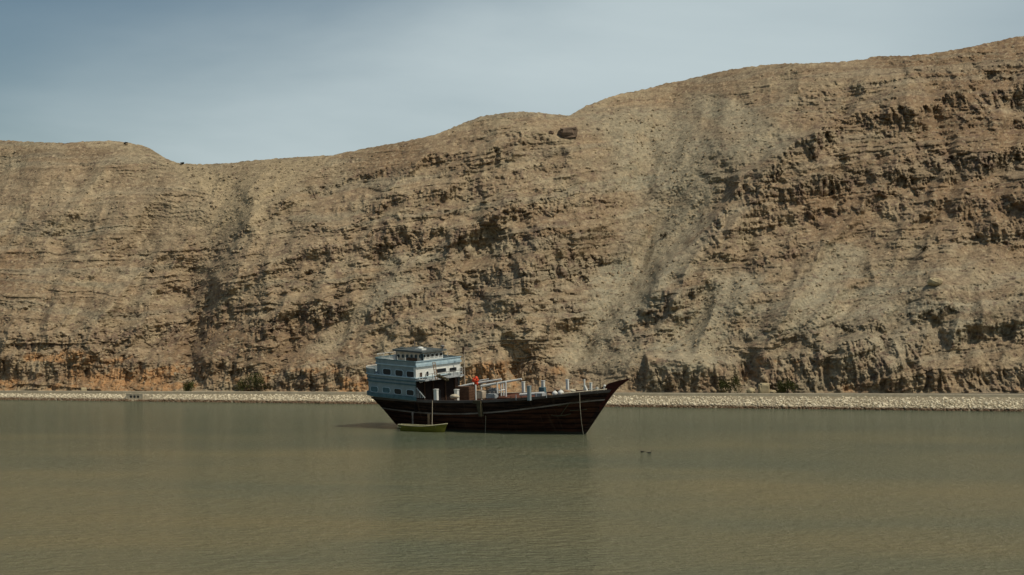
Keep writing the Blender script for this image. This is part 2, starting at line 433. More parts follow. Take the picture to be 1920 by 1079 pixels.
    flute = 1.0*np.abs(perlin(wob/2.3, s1/8.0, D1/30, 209)) + 0.65*np.abs(perlin(wob/0.95, s1/4.0, D1/30, 211)) + 0.4*np.abs(perlin(wob/0.42, s1/2.0, D1/30, 213))
    dd = dd + fl*(2.6*(0.42-flute)) + cliff*2.4*(0.3-np.abs(perlin((X3+0.8*patch)/5.5, Z3/14, D1/60, 217)))
    pock = sstep(0.16, 0.42, fbm(X3/1.5, D1/2.2, Z3/0.9, o=3, seed=215))
    dd = dd + (0.12+0.3*crag)*(1-0.4*scree)*pock
    dd = dd + (0.26+0.16*rug)*(v3-0.5)*(0.5+0.4*rug) + 0.16*fbm(X3/1.5, D1/1.5, Z3/1.5, o=3, seed=97) + 0.20*fbm(X3/0.4, D1/0.4, Z3/0.4, o=2, seed=99)
    D2 = D1 + dd*kfoot*sstep(-1, 14, V-crest[None])
    X3 = (Xp-960)/F*D2; Z3 = HC-(V-HV)/F*D2
    P = np.stack([X3, D2, Z3], -1)
    # -- colour of the rock ---------------------------------------------
    tan = np.array([0.285, 0.210, 0.128]); tan2 = np.array([0.340, 0.272, 0.170]); grey = np.array([0.30, 0.276, 0.195])
    dark = np.array([0.165, 0.112, 0.080]); orange = np.array([0.42, 0.235, 0.105]); brown = np.array([0.23, 0.150, 0.085])
    n_big = fbm(X3/30, D2/40, Z3/18, o=4, seed=101); n_mid = fbm(X3/6, D2/6, Z3/4, o=4, seed=103); n_f = fbm(X3/1.1, D2/1.1, Z3/0.9, o=3, seed=105)
    mixc = lambda a, b_, f: a + (b_-a)*np.clip(f, 0, 1)[..., None]
    c = np.broadcast_to(tan, P.shape).copy()
    c = mixc(c, tan2, sstep(-0.3, 0.5, n_mid+0.4*n_big))
    c = mixc(c, brown, 0.75*sstep(0.05, 0.5, n_big+0.3*n_mid+0.35*sstep(1350, 1900, Xp)*sstep(620, 300, V)))
    c = mixc(c, np.where((Xp < 640)[..., None], tan2*1.04, grey) if False else grey, (0.9-0.7*sstep(700, 560, Xp))*scree*sstep(-0.5, 0.2, n_mid+0.2)+0.35*sstep(0.1, 0.4, fbm(s/2.2, one, X3/50, o=2, seed=111)))
    band = fbm(s/0.8, one+1.7, X3/60, o=2, seed=113)
    c = mixc(c, tan2*1.05, 0.8*scree*sstep(700, 560, Xp))
    c = mixc(c, np.array([0.215, 0.165, 0.10]), 0.6*blob(500, 322, 120, 26)*sstep(0, 0.3, blob(500, 322, 120, 26)))
    c = mixc(c, np.array([0.40, 0.325, 0.205]), 0.85*np.clip(blob(405, 352, 95, 20, 36)+0.8*blob(250, 282, 70, 10, 12), 0, 1))
    c = mixc(c, np.array([0.37, 0.325, 0.225]), 0.7*np.clip(blob(1190, 570, 175, 26, -47)+0.6*blob(1330, 430, 70, 22, -30)+0.7*blob(1560, 590, 90, 16, -8)+0.6*blob(1680, 665, 120, 26, -6)+0.5*blob(1300, 665, 50, 40), 0, 1)*sstep(-0.5, 0.1, n_mid+0.3*n_f))
    c = mixc(c, brown, 0.30*np.clip(blob(1700, 300, 330, 150)+blob(1250, 190, 160, 26, -14), 0, 1))
    c = mixc(c, np.array([0.345, 0.290, 0.190]), 0.7*np.maximum(s_mid, np.maximum(s_right, s_r2)))
    c = mixc(c, np.array([0.36, 0.285, 0.172]), 0.8*s_left)
    c = c*(1+0.26*band[..., None]*(1-0.8*chute[..., None]))
    c = mixc(c, dark, (0.15+0.65*rug)*(1-0.9*chute)*sstep(0.10, 0.42, fbm(X3/2.2, D2/4, Z3/4, o=4, seed=115)+0.25*(rug-0.6)))  # crag darks: rock varnish, with some shade put into the colour
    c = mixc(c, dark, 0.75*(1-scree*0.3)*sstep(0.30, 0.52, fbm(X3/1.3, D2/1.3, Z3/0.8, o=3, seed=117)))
    of = cliff*sstep(-0.1, 0.25, fbm(X3/7, D2/7, Z3/3, o=3, seed=119)
          + 0.45*np.exp(-((Xp-150)/150)**2)+0.45*np.exp(-((Xp-230)/50)**2)+0.6*np.exp(-((Xp-900)/60)**2)+0.4*np.exp(-((Xp-660)/40)**2)-0.25-0.3*sstep(1050, 1300, Xp))
    c = mixc(c, orange, 0.8*of)
    c = mixc(c, brown, 0.55*cliff*(1-0.6*sstep(1300, 1500, Xp))*sstep(0.0, 0.4, fbm(X3/2.2, D2/5, Z3/8, o=3, seed=121)+0.25*np.exp(-((Xp-400)/70)**2)+0.3*np.exp(-((Xp-1000)/60)**2)+0.4*np.exp(-((Xp-1240)/50)**2)))
    c = mixc(c, tan2*1.25, 0.7*sstep(0.25, 0.5, fbm(X3/0.9, D2/0.9, Z3/0.6, o=2, seed=231)))
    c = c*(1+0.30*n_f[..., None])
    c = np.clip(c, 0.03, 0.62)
    # -- far side of the ridge down to the plain -------------------------
    back = []; bc = []
    for k in range(1, 13):
        q = k/12.0
        d = D2[-1] + 5*k + 150*q*q
        z = (Z3[-1]-0.0)*(1-q**0.9) + 0*d
        x = P[-1, :, 0]*d/D2[-1]
        back.append(np.stack([x, d, z-0.4*k*0.2], -1)); bc.append(c[-1])
    P = np.concatenate([P, np.array(back)], 0); c = np.concatenate([c, np.array(bc)], 0)
    nr = P.shape[0]
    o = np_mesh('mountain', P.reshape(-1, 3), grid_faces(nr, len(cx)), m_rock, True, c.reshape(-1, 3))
    tag(o, 'bare tan and brown rocky mountainside with tilted ledges', None, None, 'structure')
    return o, dict(cx=cx, V=V, D=D2, P=P, scree=scree, rug=rug, crest=crest, basev=basev)
MT, MI = build_mountain()
print('mountain', time.time()-T0)
def on_mountain(px, py):
    i = int(np.argmin(np.abs(MI['cx']-px)))
    j = int(np.argmin(np.abs(MI['V'][:, i]-py)))
    return Vector(MI['P'][j, i])

# ------------------------------------------------------------------ plain behind, water, road, embankment
m_ground = simple('desert_ground', (0.34, 0.26, 0.16), (0.26, 0.19, 0.11), 0.2, 0.95, 0.1)
gx = np.array([-3000., -600, 600, 3000]); gy = np.array([400., 900, 4000])
V = np.array([[x, y_foot(x)+(y-225) if j else y_foot(np.clip(x, -600, 600))+150, 0.05] for j, y in enumerate(gy) for x in gx])
g = np_mesh('ground', V, grid_faces(3, 4), m_ground, False); tag(g, 'dry ground behind the mountain', kind='structure')
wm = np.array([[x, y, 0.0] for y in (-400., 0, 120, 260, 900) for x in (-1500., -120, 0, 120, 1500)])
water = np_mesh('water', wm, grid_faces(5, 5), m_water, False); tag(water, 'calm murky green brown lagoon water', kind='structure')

m_asph = simple('road_asphalt', (0.13, 0.115, 0.085), (0.19, 0.165, 0.115), 0.8, 0.95, 0.1)
m_conc = simple('pale_concrete', (0.56, 0.49, 0.35), (0.42, 0.36, 0.25), 1.2, 0.9, 0.2, bump=0.02)
m_bank = simple('bank_fill', (0.36, 0.31, 0.21), (0.20, 0.165, 0.11), 3.0, 0.95, 0.1, bump=0.1)
def strip(name, rows, material, label, kind='structure', parent=None, x0=-330, x1=330, n=133):
    xs = np.linspace(x0, x1, n)
    P = np.array([[(x, f_y(x), f_z(x)) for x in xs] for f_y, f_z in rows])
    o = np_mesh(name, P.reshape(-1, 3), grid_faces(len(rows), n), material, False, parent=parent)
    if kind: tag(o, label, kind=kind)
    return o
strip('road', [(lambda x: y_edge(x)+0.95, lambda x: z_road(x)), (lambda x: y_foot(x)+1.0, lambda x: z_road(x)+0.01)], m_asph, 'narrow coastal road along the foot of the mountain')
bank = strip('embankment', [(lambda x: y_shore(x)-1.6, lambda x: -0.8), (lambda x: y_shore(x)+0.3, lambda x: 0.0), (lambda x: y_edge(x)-0.2, lambda x: z_road(x)-0.22), (lambda x: y_edge(x)+0.34, lambda x: z_road(x)-0.02)],
      m_bank, 'embankment of pale riprap stones at the water')
strip('road_kerb', [(lambda x: y_edge(x)-0.02, lambda x: z_road(x)-0.25), (lambda x: y_edge(x)-0.02, lambda x: z_road(x)+0.26), (lambda x: y_edge(x)+1.0, lambda x: z_road(x)+0.26), (lambda x: y_edge(x)+1.0, lambda x: z_road(x)-0.05)],
      m_conc, 'low pale concrete kerb between road and riprap')

# riprap stones
ICO = None
def ico():
    global ICO
    if ICO is None:
        t_ = (1+5**.5)/2
        v = np.array([(-1,t_,0),(1,t_,0),(-1,-t_,0),(1,-t_,0),(0,-1,t_),(0,1,t_),(0,-1,-t_),(0,1,-t_),(t_,0,-1),(t_,0,1),(-t_,0,-1),(-t_,0,1)], float)
        v /= np.linalg.norm(v[0])
        f = np.array([(0,11,5),(0,5,1),(0,1,7),(0,7,10),(0,10,11),(1,5,9),(5,11,4),(11,10,2),(10,7,6),(7,1,8),(3,9,4),(3,4,2),(3,2,6),(3,6,8),(3,8,9),(4,9,5),(2,4,11),(6,2,10),(8,6,7),(9,8,1)])
        ICO = (v, f)
    return ICO
rs = np.random.RandomState(11)
def stone_verts(sz, flat=0.75):
    v, f = ico()
    p = v*(0.8+0.4*rs.rand(12, 1))
    p = p*np.array([1.0+0.4*rs.rand(), 0.8+0.4*rs.rand(), flat])*sz
    a = rs.rand(3)*6.28
    ca, sa = np.cos(a), np.sin(a)
    Rz = np.array([[ca[0], -sa[0], 0], [sa[0], ca[0], 0], [0, 0, 1]]); Rx = np.array([[1, 0, 0], [0, ca[1]*0+math.cos(0.5*a[1]-1.5), -math.sin(0.5*a[1]-1.5)], [0, math.sin(0.5*a[1]-1.5), math.cos(0.5*a[1]-1.5)]])
    return p@Rx.T@Rz.T
m_stone, t, b = mat('riprap_stone', 0.92, 0.15)
tcd = N(t, 'ShaderNodeTexCoord'); ge = N(t, 'ShaderNodeNewGeometry')
n1 = N(t, 'ShaderNodeTexNoise', inp={'Scale': 1.3, 'Detail': 4.0, 'Roughness': 0.7}); t.links.new(ge.outputs['Position'], n1.inputs['Vector'])
cr = N(t, 'ShaderNodeValToRGB')
cr.color_ramp.elements[0].position = 0.3; cr.color_ramp.elements[0].color = (0.54, 0.46, 0.31, 1)
cr.color_ramp.elements[1].position = 0.7; cr.color_ramp.elements[1].color = (0.80, 0.72, 0.53, 1)
t.links.new(n1.outputs['Fac'], cr.inputs[0])
# the tide leaves the lowest stones stained dark
sz_ = N(t, 'ShaderNodeSeparateXYZ'); t.links.new(ge.outputs['Position'], sz_.inputs[0])
tide = M(t, 'ADD', sz_.outputs['Z'], M(t, 'MULTIPLY', n1.outputs['Fac'], -0.5))
tr = N(t, 'ShaderNodeMapRange', inp={'From Min': 0.02, 'From Max': 0.22}); t.links.new(tide, tr.inputs['Value'])
mx = N(t, 'ShaderNodeMixRGB', inp={'Color1': (0.13, 0.085, 0.05, 1)}); t.links.new(tr.outputs[0], mx.inputs['Fac']); t.links.new(cr.outputs[0], mx.inputs['Color2'])
t.links.new(mx.outputs[0], b.inputs['Base Color'])
SV = []; nbig = 0
proto = []
for k in range(12):
    p = stone_verts(1.0); me = bpy.data.meshes.new('stone'); me.from_pydata([tuple(q) for q in p], [], [tuple(int(i) for i in q) for q in ico()[1]])
    me.materials.append(m_stone); proto.append(me)
x = -200.0
cand = []
while x < 190:
    wdt = 4.5
    dens = 0.30
    n = 17 if -96 < x < 90 else 5
    for k in range(n):
        q = (k+rs.rand())/n
        xx = x + rs.rand()*0.45
        y = y_shore(xx)-0.35 + q*(y_edge(xx)-y_shore(xx)+0.30)
        z = -0.1 + q*(z_road(xx)-0.15) + 0.05*rs.randn()
        cand.append((xx, y, z, 0.09+0.14*rs.rand()**2.2 + 0.08*(q < 0.25)*rs.rand()))
    x += 0.36 if -96 < x < 90 else 0.9
cand = [c for c in cand if not (-61.5 < c[0] < -58.2 and c[2] > 0.15 and c[1] < y_shore(c[0])+3.4)]
vis = [i for i, c in enumerate(cand) if -88 < c[0] < 74]
vis.sort(key=lambda i: -cand[i][3]/cand[i][1])
big_ids = set(vis[:300])
for i, (xx, y, z, s_) in enumerate(cand):
    if i in big_ids:
        o = bpy.data.objects.new('stone', proto[i % 12]); COL.objects.link(o); o.parent = bank
        o.location = (xx, y, z); o.scale = (s_*1.25, s_*1.25, s_*1.1); o.rotation_euler = (0, 0, rs.rand()*6.28)
    else:
        SV.append(stone_verts(s_)+np.array([xx, y, z]))
nS = len(SV)
Fs = (ico()[1][None]+12*np.arange(nS)[:, None, None]).reshape(-1, 3)
o = np_mesh('riprap_stones', np.concatenate(SV), Fs, m_stone, False, parent=bank); o['kind'] = 'stuff'
print('bank stones', nS, time.time()-T0)

# loose boulders and rubble lying on the slopes
m_rub, t, b = mat('rubble', 0.95, 0.1)
ge = N(t, 'ShaderNodeNewGeometry')
n1 = N(t, 'ShaderNodeTexNoise', inp={'Scale': 0.9, 'Detail': 4.0, 'Roughness': 0.8}); t.links.new(ge.outputs['Position'], n1.inputs['Vector'])
cr = N(t, 'ShaderNodeValToRGB')
cr.color_ramp.elements[0].position = 0.35; cr.color_ramp.elements[0].color = (0.24, 0.18, 0.115, 1)
cr.color_ramp.elements[1].position = 0.66; cr.color_ramp.elements[1].color = (0.44, 0.36, 0.235, 1)
t.links.new(n1.outputs['Fac'], cr.inputs[0]); t.links.new(cr.outputs[0], b.inputs['Base Color'])
SV = []
nr_, nc_ = MI['V'].shape
for k in range(26000):
    i = rs.randint(100, nc_-100); j = rs.randint(4, nr_-6)
    pr = 0.08 + 0.6*MI['scree'][j, i] + 0.10*MI['rug'][j, i]
    if rs.rand() > pr: continue
    p = MI['P'][j, i]
    s_ = 0.08+0.28*rs.rand()**4
    SV.append(stone_verts(s_)+p+np.array([0, -0.05, s_*0.25]))
nS = len(SV)
Fs = (ico()[1][None]+12*np.arange(nS)[:, None, None]).reshape(-1, 3)
o = np_mesh('rubble_stones', np.concatenate(SV), Fs, m_rub, False, parent=MT); o['kind'] = 'stuff'
print('rubble', nS, time.time()-T0)
# ------------------------------------------------------------------ ship placement maths
TH = R(32); CS, SN = math.cos(TH), math.sin(TH)
XC, YC = -1.55, 161.0
LIST = R(3.0)
def s_at(px, b, z=3.5):
    u = (px-960)/F
    be = b*math.cos(LIST) + z*math.sin(LIST)
    return (u*(YC-be*CS) - XC + be*SN)/(CS+u*SN)
def b_at(px, s, z=3.5):
    u = (px-960)/F
    be = (XC+s*CS-u*(YC-s*SN))/(SN-u*CS)
    return (be - z*math.sin(LIST))/math.cos(LIST)
def z_at(py, s, b):
    z = 3.5
    for _ in range(4):
        be = b*math.cos(LIST)+z*math.sin(LIST)
        Y = YC - s*SN - be*CS
        zw = HC-(py-HV)/F*Y
        z = (zw + b*math.sin(LIST))/math.cos(LIST)
    return z
def sz(px, py, b):
    z = 3.5
    for _ in range(4):
        s = s_at(px, b, z); z = z_at(py, s, b)
    return s, z
def P3(px, py, b):
    s, z = sz(px, py, b)
    return Vector((s, -b, z))
def w2px(p):
    """local ship point (x,y,z) to photo pixel, for checking"""
    b = -p[1]; be = b*math.cos(LIST)+p[2]*math.sin(LIST); zw = p[2]*math.cos(LIST)-b*math.sin(LIST)
    X = XC+p[0]*CS-be*SN; Y = YC-p[0]*SN-be*CS
    return 960+F*X/Y, HV+F*(HC-zw)/Y

# ------------------------------------------------------------------ materials of the ship
m_hull, t, b = mat('tarred_hull', 0.85, 0.06)
tcd = N(t, 'ShaderNodeTexCoord')
mp = N(t, 'ShaderNodeMapping', inp={'Scale': (0.25, 1.0, 2.0)}); t.links.new(tcd.outputs['Object'], mp.inputs[0])
n1 = N(t, 'ShaderNodeTexNoise', inp={'Scale': 1.6, 'Detail': 6.0, 'Roughness': 0.7}); t.links.new(mp.outputs[0], n1.inputs['Vector'])
cr = N(t, 'ShaderNodeValToRGB')
cr.color_ramp.elements[0].position = 0.38; cr.color_ramp.elements[0].color = (0.012, 0.009, 0.008, 1)
cr.color_ramp.elements[1].position = 0.72; cr.color_ramp.elements[1].color = (0.080, 0.044, 0.028, 1)
t.links.new(n1.outputs['Fac'], cr.inputs[0])
wvn = N(t, 'ShaderNodeTexWave', bands_direction='Z', inp={'Scale': 0.72, 'Distortion': 0.4, 'Detail': 1.0}); t.links.new(tcd.outputs['Object'], wvn.inputs[0])
bp = N(t, 'ShaderNodeBump', inp={'Strength': 0.4, 'Distance': 0.03}); t.links.new(wvn.outputs['Fac'], bp.inputs['Height']); t.links.new(bp.outputs[0], b.inputs['Normal'])
t.links.new(cr.outputs[0], b.inputs['Base Color'])
m_red = simple('oiled_red_wood', (0.080, 0.033, 0.018), (0.022, 0.012, 0.009), 1.3, 0.85, 0.06, stretch=(0.3, 1, 2.2), bump=0.02)
def hull_wear(m):
    t = m.node_tree; b = t.nodes['Principled BSDF']; src = b.inputs['Base Color'].links[0].from_socket
    tc = N(t, 'ShaderNodeTexCoord'); wv_ = N(t, 'ShaderNodeTexWave', bands_direction='Z', inp={'Scale': 0.52, 'Distortion': 0.6, 'Detail': 2.0, 'Detail Scale': 0.6}); t.links.new(tc.outputs['Object'], wv_.inputs[0])
    sm = N(t, 'ShaderNodeMapRange', inp={'From Min': 0.02, 'From Max': 0.25, 'To Min': 0.35, 'To Max': 1.0}); t.links.new(wv_.outputs['Fac'], sm.inputs['Value'])
    sc_ = N(t, 'ShaderNodeVectorMath', operation='SCALE'); t.links.new(src, sc_.inputs[0]); t.links.new(sm.outputs[0], sc_.inputs['Scale'])
    # rust and salt runs that start under the rails
    mp = N(t, 'ShaderNodeMapping', inp={'Scale': (1.7, 0.2, 0.10)}); t.links.new(tc.outputs['Object'], mp.inputs[0])
    nr = N(t, 'ShaderNodeTexNoise', inp={'Scale': 1.5, 'Detail': 4.0, 'Roughness': 0.6}); t.links.new(mp.outputs[0], nr.inputs['Vector'])
    rr = N(t, 'ShaderNodeMapRange', inp={'From Min': 0.60, 'From Max': 0.74, 'To Min': 0.0, 'To Max': 0.55}); t.links.new(nr.outputs['Fac'], rr.inputs['Value'])
    m1 = N(t, 'ShaderNodeMixRGB', inp={'Color2': (0.11, 0.075, 0.05, 1)}); t.links.new(rr.outputs[0], m1.inputs['Fac']); t.links.new(sc_.outputs[0], m1.inputs['Color1'])
    # weed and salt band at the waterline
    sp = N(t, 'ShaderNodeSeparateXYZ'); ge = N(t, 'ShaderNodeNewGeometry'); t.links.new(ge.outputs['Position'], sp.inputs[0])
    h = M(t, 'ADD', sp.outputs['Z'], M(t, 'MULTIPLY', nr.outputs['Fac'], -0.35))
    wr = N(t, 'ShaderNodeMapRange', inp={'From Min': 0.10, 'From Max': 0.0, 'To Min': 0.0, 'To Max': 0.8}); t.links.new(h, wr.inputs['Value'])
    m2 = N(t, 'ShaderNodeMixRGB', inp={'Color2': (0.050, 0.052, 0.034, 1)}); t.links.new(wr.outputs[0], m2.inputs['Fac']); t.links.new(m1.outputs[0], m2.inputs['Color1'])
    t.links.new(m2.outputs[0], b.inputs['Base Color'])
hull_wear(m_red); hull_wear(m_hull)
m_stem = simple('stem_wood', (0.085, 0.022, 0.014), (0.035, 0.012, 0.009), 2.0, 0.7, 0.1, stretch=(0.4, 1, 3))
m_inner = simple('inner_bulwark', (0.150, 0.062, 0.038), (0.085, 0.036, 0.022), 2.2, 0.85, 0.1, stretch=(0.4, 1, 3))
m_deck = simple('deck_planks', (0.17, 0.11, 0.07), (0.10, 0.065, 0.045), 2.0, 0.9, 0.1, stretch=(0.3, 3, 1))
m_rail = simple('weathered_rail', (0.155, 0.135, 0.125), (0.09, 0.075, 0.068), 1.5, 0.85, 0.1, stretch=(0.3, 1, 1))
m_stripe = simple('faded_white_stripe', (0.30, 0.26, 0.23), (0.15, 0.12, 0.10), 1.1, 0.85, 0.1, stretch=(0.5, 1, 1))
m_blue = simple('pale_blue_paint', (0.27, 0.32, 0.32), (0.17, 0.215, 0.225), 1.5, 0.55, 0.3, stretch=(1, 1, 0.6), lo=0.4, hi=0.8)
m_lightblue = simple('light_blue_paint', (0.47, 0.58, 0.61), (0.33, 0.44, 0.48), 1.5, 0.55, 0.3)
m_blue2 = simple('sky_blue_trim', (0.42, 0.54, 0.58), (0.28, 0.38, 0.43), 2.0, 0.5, 0.3)
m_teal = simple('dull_teal_trim', (0.10, 0.18, 0.20), (0.06, 0.11, 0.125), 2.0, 0.6, 0.3)
m_white = simple('weathered_white_paint', (0.72, 0.72, 0.66), (0.50, 0.50, 0.45), 1.6, 0.55, 0.3, lo=0.45, hi=0.85)
m_cream = simple('cream_paint', (0.55, 0.47, 0.36), (0.38, 0.30, 0.21), 2.0, 0.6, 0.3)
m_dark = simple('dark_opening', (0.010, 0.012, 0.015), (0.016, 0.017, 0.018), 1.0, 0.35, 0.5)  # near-black colour stands in for the unlit space inside openings
m_glass = simple('window_glass', (0.012, 0.018, 0.022), (0.020, 0.026, 0.03), 1.0, 0.12, 0.5)
m_shadewood = simple('cabin_shade_wood', (0.028, 0.018, 0.014), (0.014, 0.010, 0.009), 2.0, 0.8, 0.1)  # wood tone darkened to stand for shade under the canopy
m_greydeck = simple('grey_painted_deck', (0.40, 0.42, 0.42), (0.27, 0.29, 0.28), 1.6, 0.8, 0.2)
m_roof = simple('dark_roof', (0.10, 0.115, 0.11), (0.06, 0.07, 0.066), 1.4, 0.8, 0.2)
m_crate = simple('brown_crate', (0.15, 0.085, 0.05), (0.085, 0.045, 0.028), 2.2, 0.9, 0.1, stretch=(1, 1, 3))
m_rope = simple('rope', (0.42, 0.37, 0.28), (0.28, 0.24, 0.17), 9, 0.95, 0.1)
m_orange = simple('orange_cover', (0.80, 0.085, 0.030), (0.62, 0.06, 0.02), 3.0, 0.6, 0.3)
m_redflag = simple('faded_red_cloth', (0.55, 0.20, 0.14), (0.70, 0.45, 0.34), 3.0, 0.9, 0.1)
m_brownwood = simple('brown_wood', (0.085, 0.050, 0.030), (0.05, 0.028, 0.017), 3.0, 0.8, 0.15)
m_olive = simple('olive_brown_wood', (0.10, 0.085, 0.048), (0.055, 0.044, 0.026), 3.0, 0.85, 0.15)
m_yellow = simple('yellow_green_hull', (0.20, 0.185, 0.022), (0.12, 0.115, 0.018), 2.5, 0.75, 0.2, stretch=(0.4, 1, 2))
m_pale = simple('pale_gunwale', (0.50, 0.47, 0.30), (0.30, 0.27, 0.14), 3.5, 0.8, 0.2)
m_sack = simple('sack_cloth', (0.62, 0.56, 0.42), (0.42, 0.36, 0.25), 4.0, 0.95, 0.1)
m_tan = simple('tan_cover', (0.34, 0.24, 0.15), (0.22, 0.14, 0.085), 3.0, 0.9, 0.1)
m_steel = simple('grey_steel', (0.22, 0.21, 0.19), (0.12, 0.11, 0.10), 4.0, 0.6, 0.4)
m_leaf = simple('scrub_leaves', (0.135, 0.135, 0.040), (0.065, 0.075, 0.024), 1.2, 0.8, 0.15)
m_leafdry = simple('dry_scrub', (0.085, 0.070, 0.036), (0.045, 0.038, 0.020), 1.5, 0.9, 0.1)
m_bark = simple('bark', (0.12, 0.09, 0.06), (0.07, 0.05, 0.035), 6, 0.95, 0.1)
m_feather = simple('dark_feathers', (0.022, 0.020, 0.016), (0.012, 0.011, 0.010), 8, 0.7, 0.2)

# ------------------------------------------------------------------ mesh builder
class MB:
    def __init__(s): s.v = []; s.f = []
    def add(s, v, f):
        o = len(s.v); s.v += [tuple(p) for p in v]; s.f += [tuple(i+o for i in q) for q in f]
    def box(s, c, d, rot=None):
        x, y, z = d[0]/2, d[1]/2, d[2]/2
        pts = [Vector((a*x, b_*y, e*z)) for a in (-1, 1) for b_ in (-1, 1) for e in (-1, 1)]
        if rot is not None: pts = [rot@p for p in pts]
        pts = [p+Vector(c) for p in pts]
        s.add(pts, [(0,1,3,2),(4,6,7,5),(0,4,5,1),(2,3,7,6),(0,2,6,4),(1,5,7,3)])
    def tube(s, path, r, n=8, r2=None, caps=True):
        path = [Vector(p) for p in path]; m = len(path); v = []; f = []
        for i, p in enumerate(path):
            d = (path[min(i+1, m-1)]-path[max(i-1, 0)]).normalized()
            a = d.cross(Vector((0.31, 0.2, 0.93)) if abs(d.z) < 0.95 else Vector((1, 0, 0))).normalized(); b_ = d.cross(a)
            rad = r if r2 is None else r+(r2-r)*i/(m-1)
            for k in range(n):
                q = 2*math.pi*k/n
                v.append(p+a*math.cos(q)*rad+b_*math.sin(q)*rad)
        for i in range(m-1):
            for k in range(n):
                f.append((i*n+k, i*n+(k+1) % n, (i+1)*n+(k+1) % n, (i+1)*n+k))
        if caps:
            f.append(tuple(range(n))[::-1]); f.append(tuple((m-1)*n+k for k in range(n)))
        s.add(v, f)
    def loft(s, rings, close=True, caps=False):
        n = len(rings[0]); v = [p for r_ in rings for p in r_]; f = []
        for i in range(len(rings)-1):
            for k in range(n if close else n-1):
                k2 = (k+1) % n
                f.append((i*n+k, i*n+k2, (i+1)*n+k2, (i+1)*n+k))
        if caps: f.append(tuple(range(n))[::-1]); f.append(tuple((len(rings)-1)*n+k for k in range(n)))
        s.add(v, f)
    def blob(s, c, d, seed=0, amp=0.12, seg=10, rings=7):
        r_ = random.Random(seed); v = []; f = []
        for i in range(rings+1):
            th = math.pi*i/rings
            for k in range(seg):
                ph = 2*math.pi*k/seg; q = 1+amp*(r_.random()*2-1)
                v.append((c[0]+d[0]/2*math.sin(th)*math.cos(ph)*q, c[1]+d[1]/2*math.sin(th)*math.sin(ph)*q, c[2]+d[2]/2*math.cos(th)*q))
        for i in range(rings):
            for k in range(seg):
                f.append((i*seg+k, (i+1)*seg+k, (i+1)*seg+(k+1) % seg, i*seg+(k+1) % seg))
        s.add(v, f)
    def build(s, name, material, parent=None, smooth=False, xf=None, loc=None):
        me = bpy.data.meshes.new(name)
        v = [xf(Vector(p)) for p in s.v] if xf else s.v
        me.from_pydata([tuple(p) for p in v], [], s.f); me.materials.append(material)
        if smooth:
            me.polygons.foreach_set('use_smooth', [True]*len(me.polygons))
        me.update()
        o = bpy.data.objects.new(name, me); COL.objects.link(o)
        if parent: o.parent = parent
        if loc: o.location = loc
        return o
def empty(name, loc=(0, 0, 0), rot=(0, 0, 0)):
    o = bpy.data.objects.new(name, None); COL.objects.link(o); o.location = loc; o.rotation_euler = rot
    return o
ROT_SHIP = Matrix.Rotation(-TH, 3, 'Z') @ Matrix.Rotation(LIST, 3, 'X')
def to_world(p): return ROT_SHIP@Vector(p)+Vector((XC, YC, 0))

dhow = empty('dhow', (XC, YC, 0))
dhow.rotation_mode = 'XYZ'
dhow.rotation_euler = ROT_SHIP.to_euler('XYZ')
tag(dhow, 'large wooden dhow with dark hull and pale blue stern cabins anchored on the lagoon', 'ship')

# ------------------------------------------------------------------ hull
T_B = [0, .05, .15, .35, .55, .7, .8, .9, .96, 1.0]
V_B = [3.35, 3.7, 4.2, 4.6, 4.6, 4.15, 3.4, 2.05, 1.0, 0.14]
GX = [690, 703, 745, 794, 850, 888, 938, 985, 1029, 1085, 1147]
GY = [744, 745.5, 748, 750.5, 752, 752, 749, 746.5, 742, 737.5, 731]
SX = [705, 709, 735, 769, 816, 888, 907, 973, 1040, 1116, 1136]
SY = [763, 764, 768.5, 772, 775.3, 776, 775, 768, 760, 752, 749.5]
ZK = -1.4
SG0, SG1 = -15.35, 14.7
def bg_(t_): return float(np.interp(t_, T_B, V_B))
def fit(X_, Y_, px_tab):
    co = np.polyfit((np.array(X_)-920)/250, Y_, 4)
    return co
cG = fit(GX, GY, None); cS_ = fit(SX, SY, None)
def zg_(t_):
    s_ = SG0+(SG1-SG0)*t_; b_ = bg_(t_); z = 3.5
    for _ in range(5):
        px = w2px((s_, -b_, z))[0]
        z = z_at(float(np.polyval(cG, (px-920)/250)), s_, b_)
    return z
NT, NW = 64, 16
TS = [i/NT for i in range(NT+1)]; ZG = [zg_(t_) for t_ in TS]
zsm = np.array(ZG)
def zg(t_): return float(np.interp(t_, TS, zsm))
def hull_pt(t_, w_, side=1, off=0.0):
    zt = zg(t_); z = ZK+(zt-ZK)*w_
    w0 = (0-ZK)/(zt-ZK)
    q = (w_-w0)/(1-w0)
    sb = 10.9+(SG1-10.9)*q if q > 0 else 10.9+4.5*q
    ss = -13.7+(SG0+13.7)*(max(q, 0)**0.42) if q > 0 else -13.7-1.2*q
    s_ = ss+(sb-ss)*t_
    e = abs(2*t_-1)
    p = 0.24+1.05*e**3
    g_ = max(w_, 0.0)**p
    if t_ < 0.25:   # narrow run aft, closing at the waterline
        k = 1-t_/0.25
        g_ *= (1-k**2) + k**2*max(0.0, min(1.0, (w_-w0+0.03)/(1-w0)))**0.5
    b_ = bg_(t_)*g_ + off
    return Vector((s_, -side*b_, z))
for side in (1,):
    pass
hb = MB(); hr = MB()
def wstripe(t_):
    # height fraction of the pale stripe, from its traced line
    lo, hi = 0.35, 0.97
    for _ in range(24):
        mid = (lo+hi)/2; px, py = w2px(hull_pt(t_, mid))
        if py > float(np.polyval(cS_, (px-920)/250)): lo = mid
        else: hi = mid
    return (lo+hi)/2
WS = [wstripe(t_) for t_ in TS]
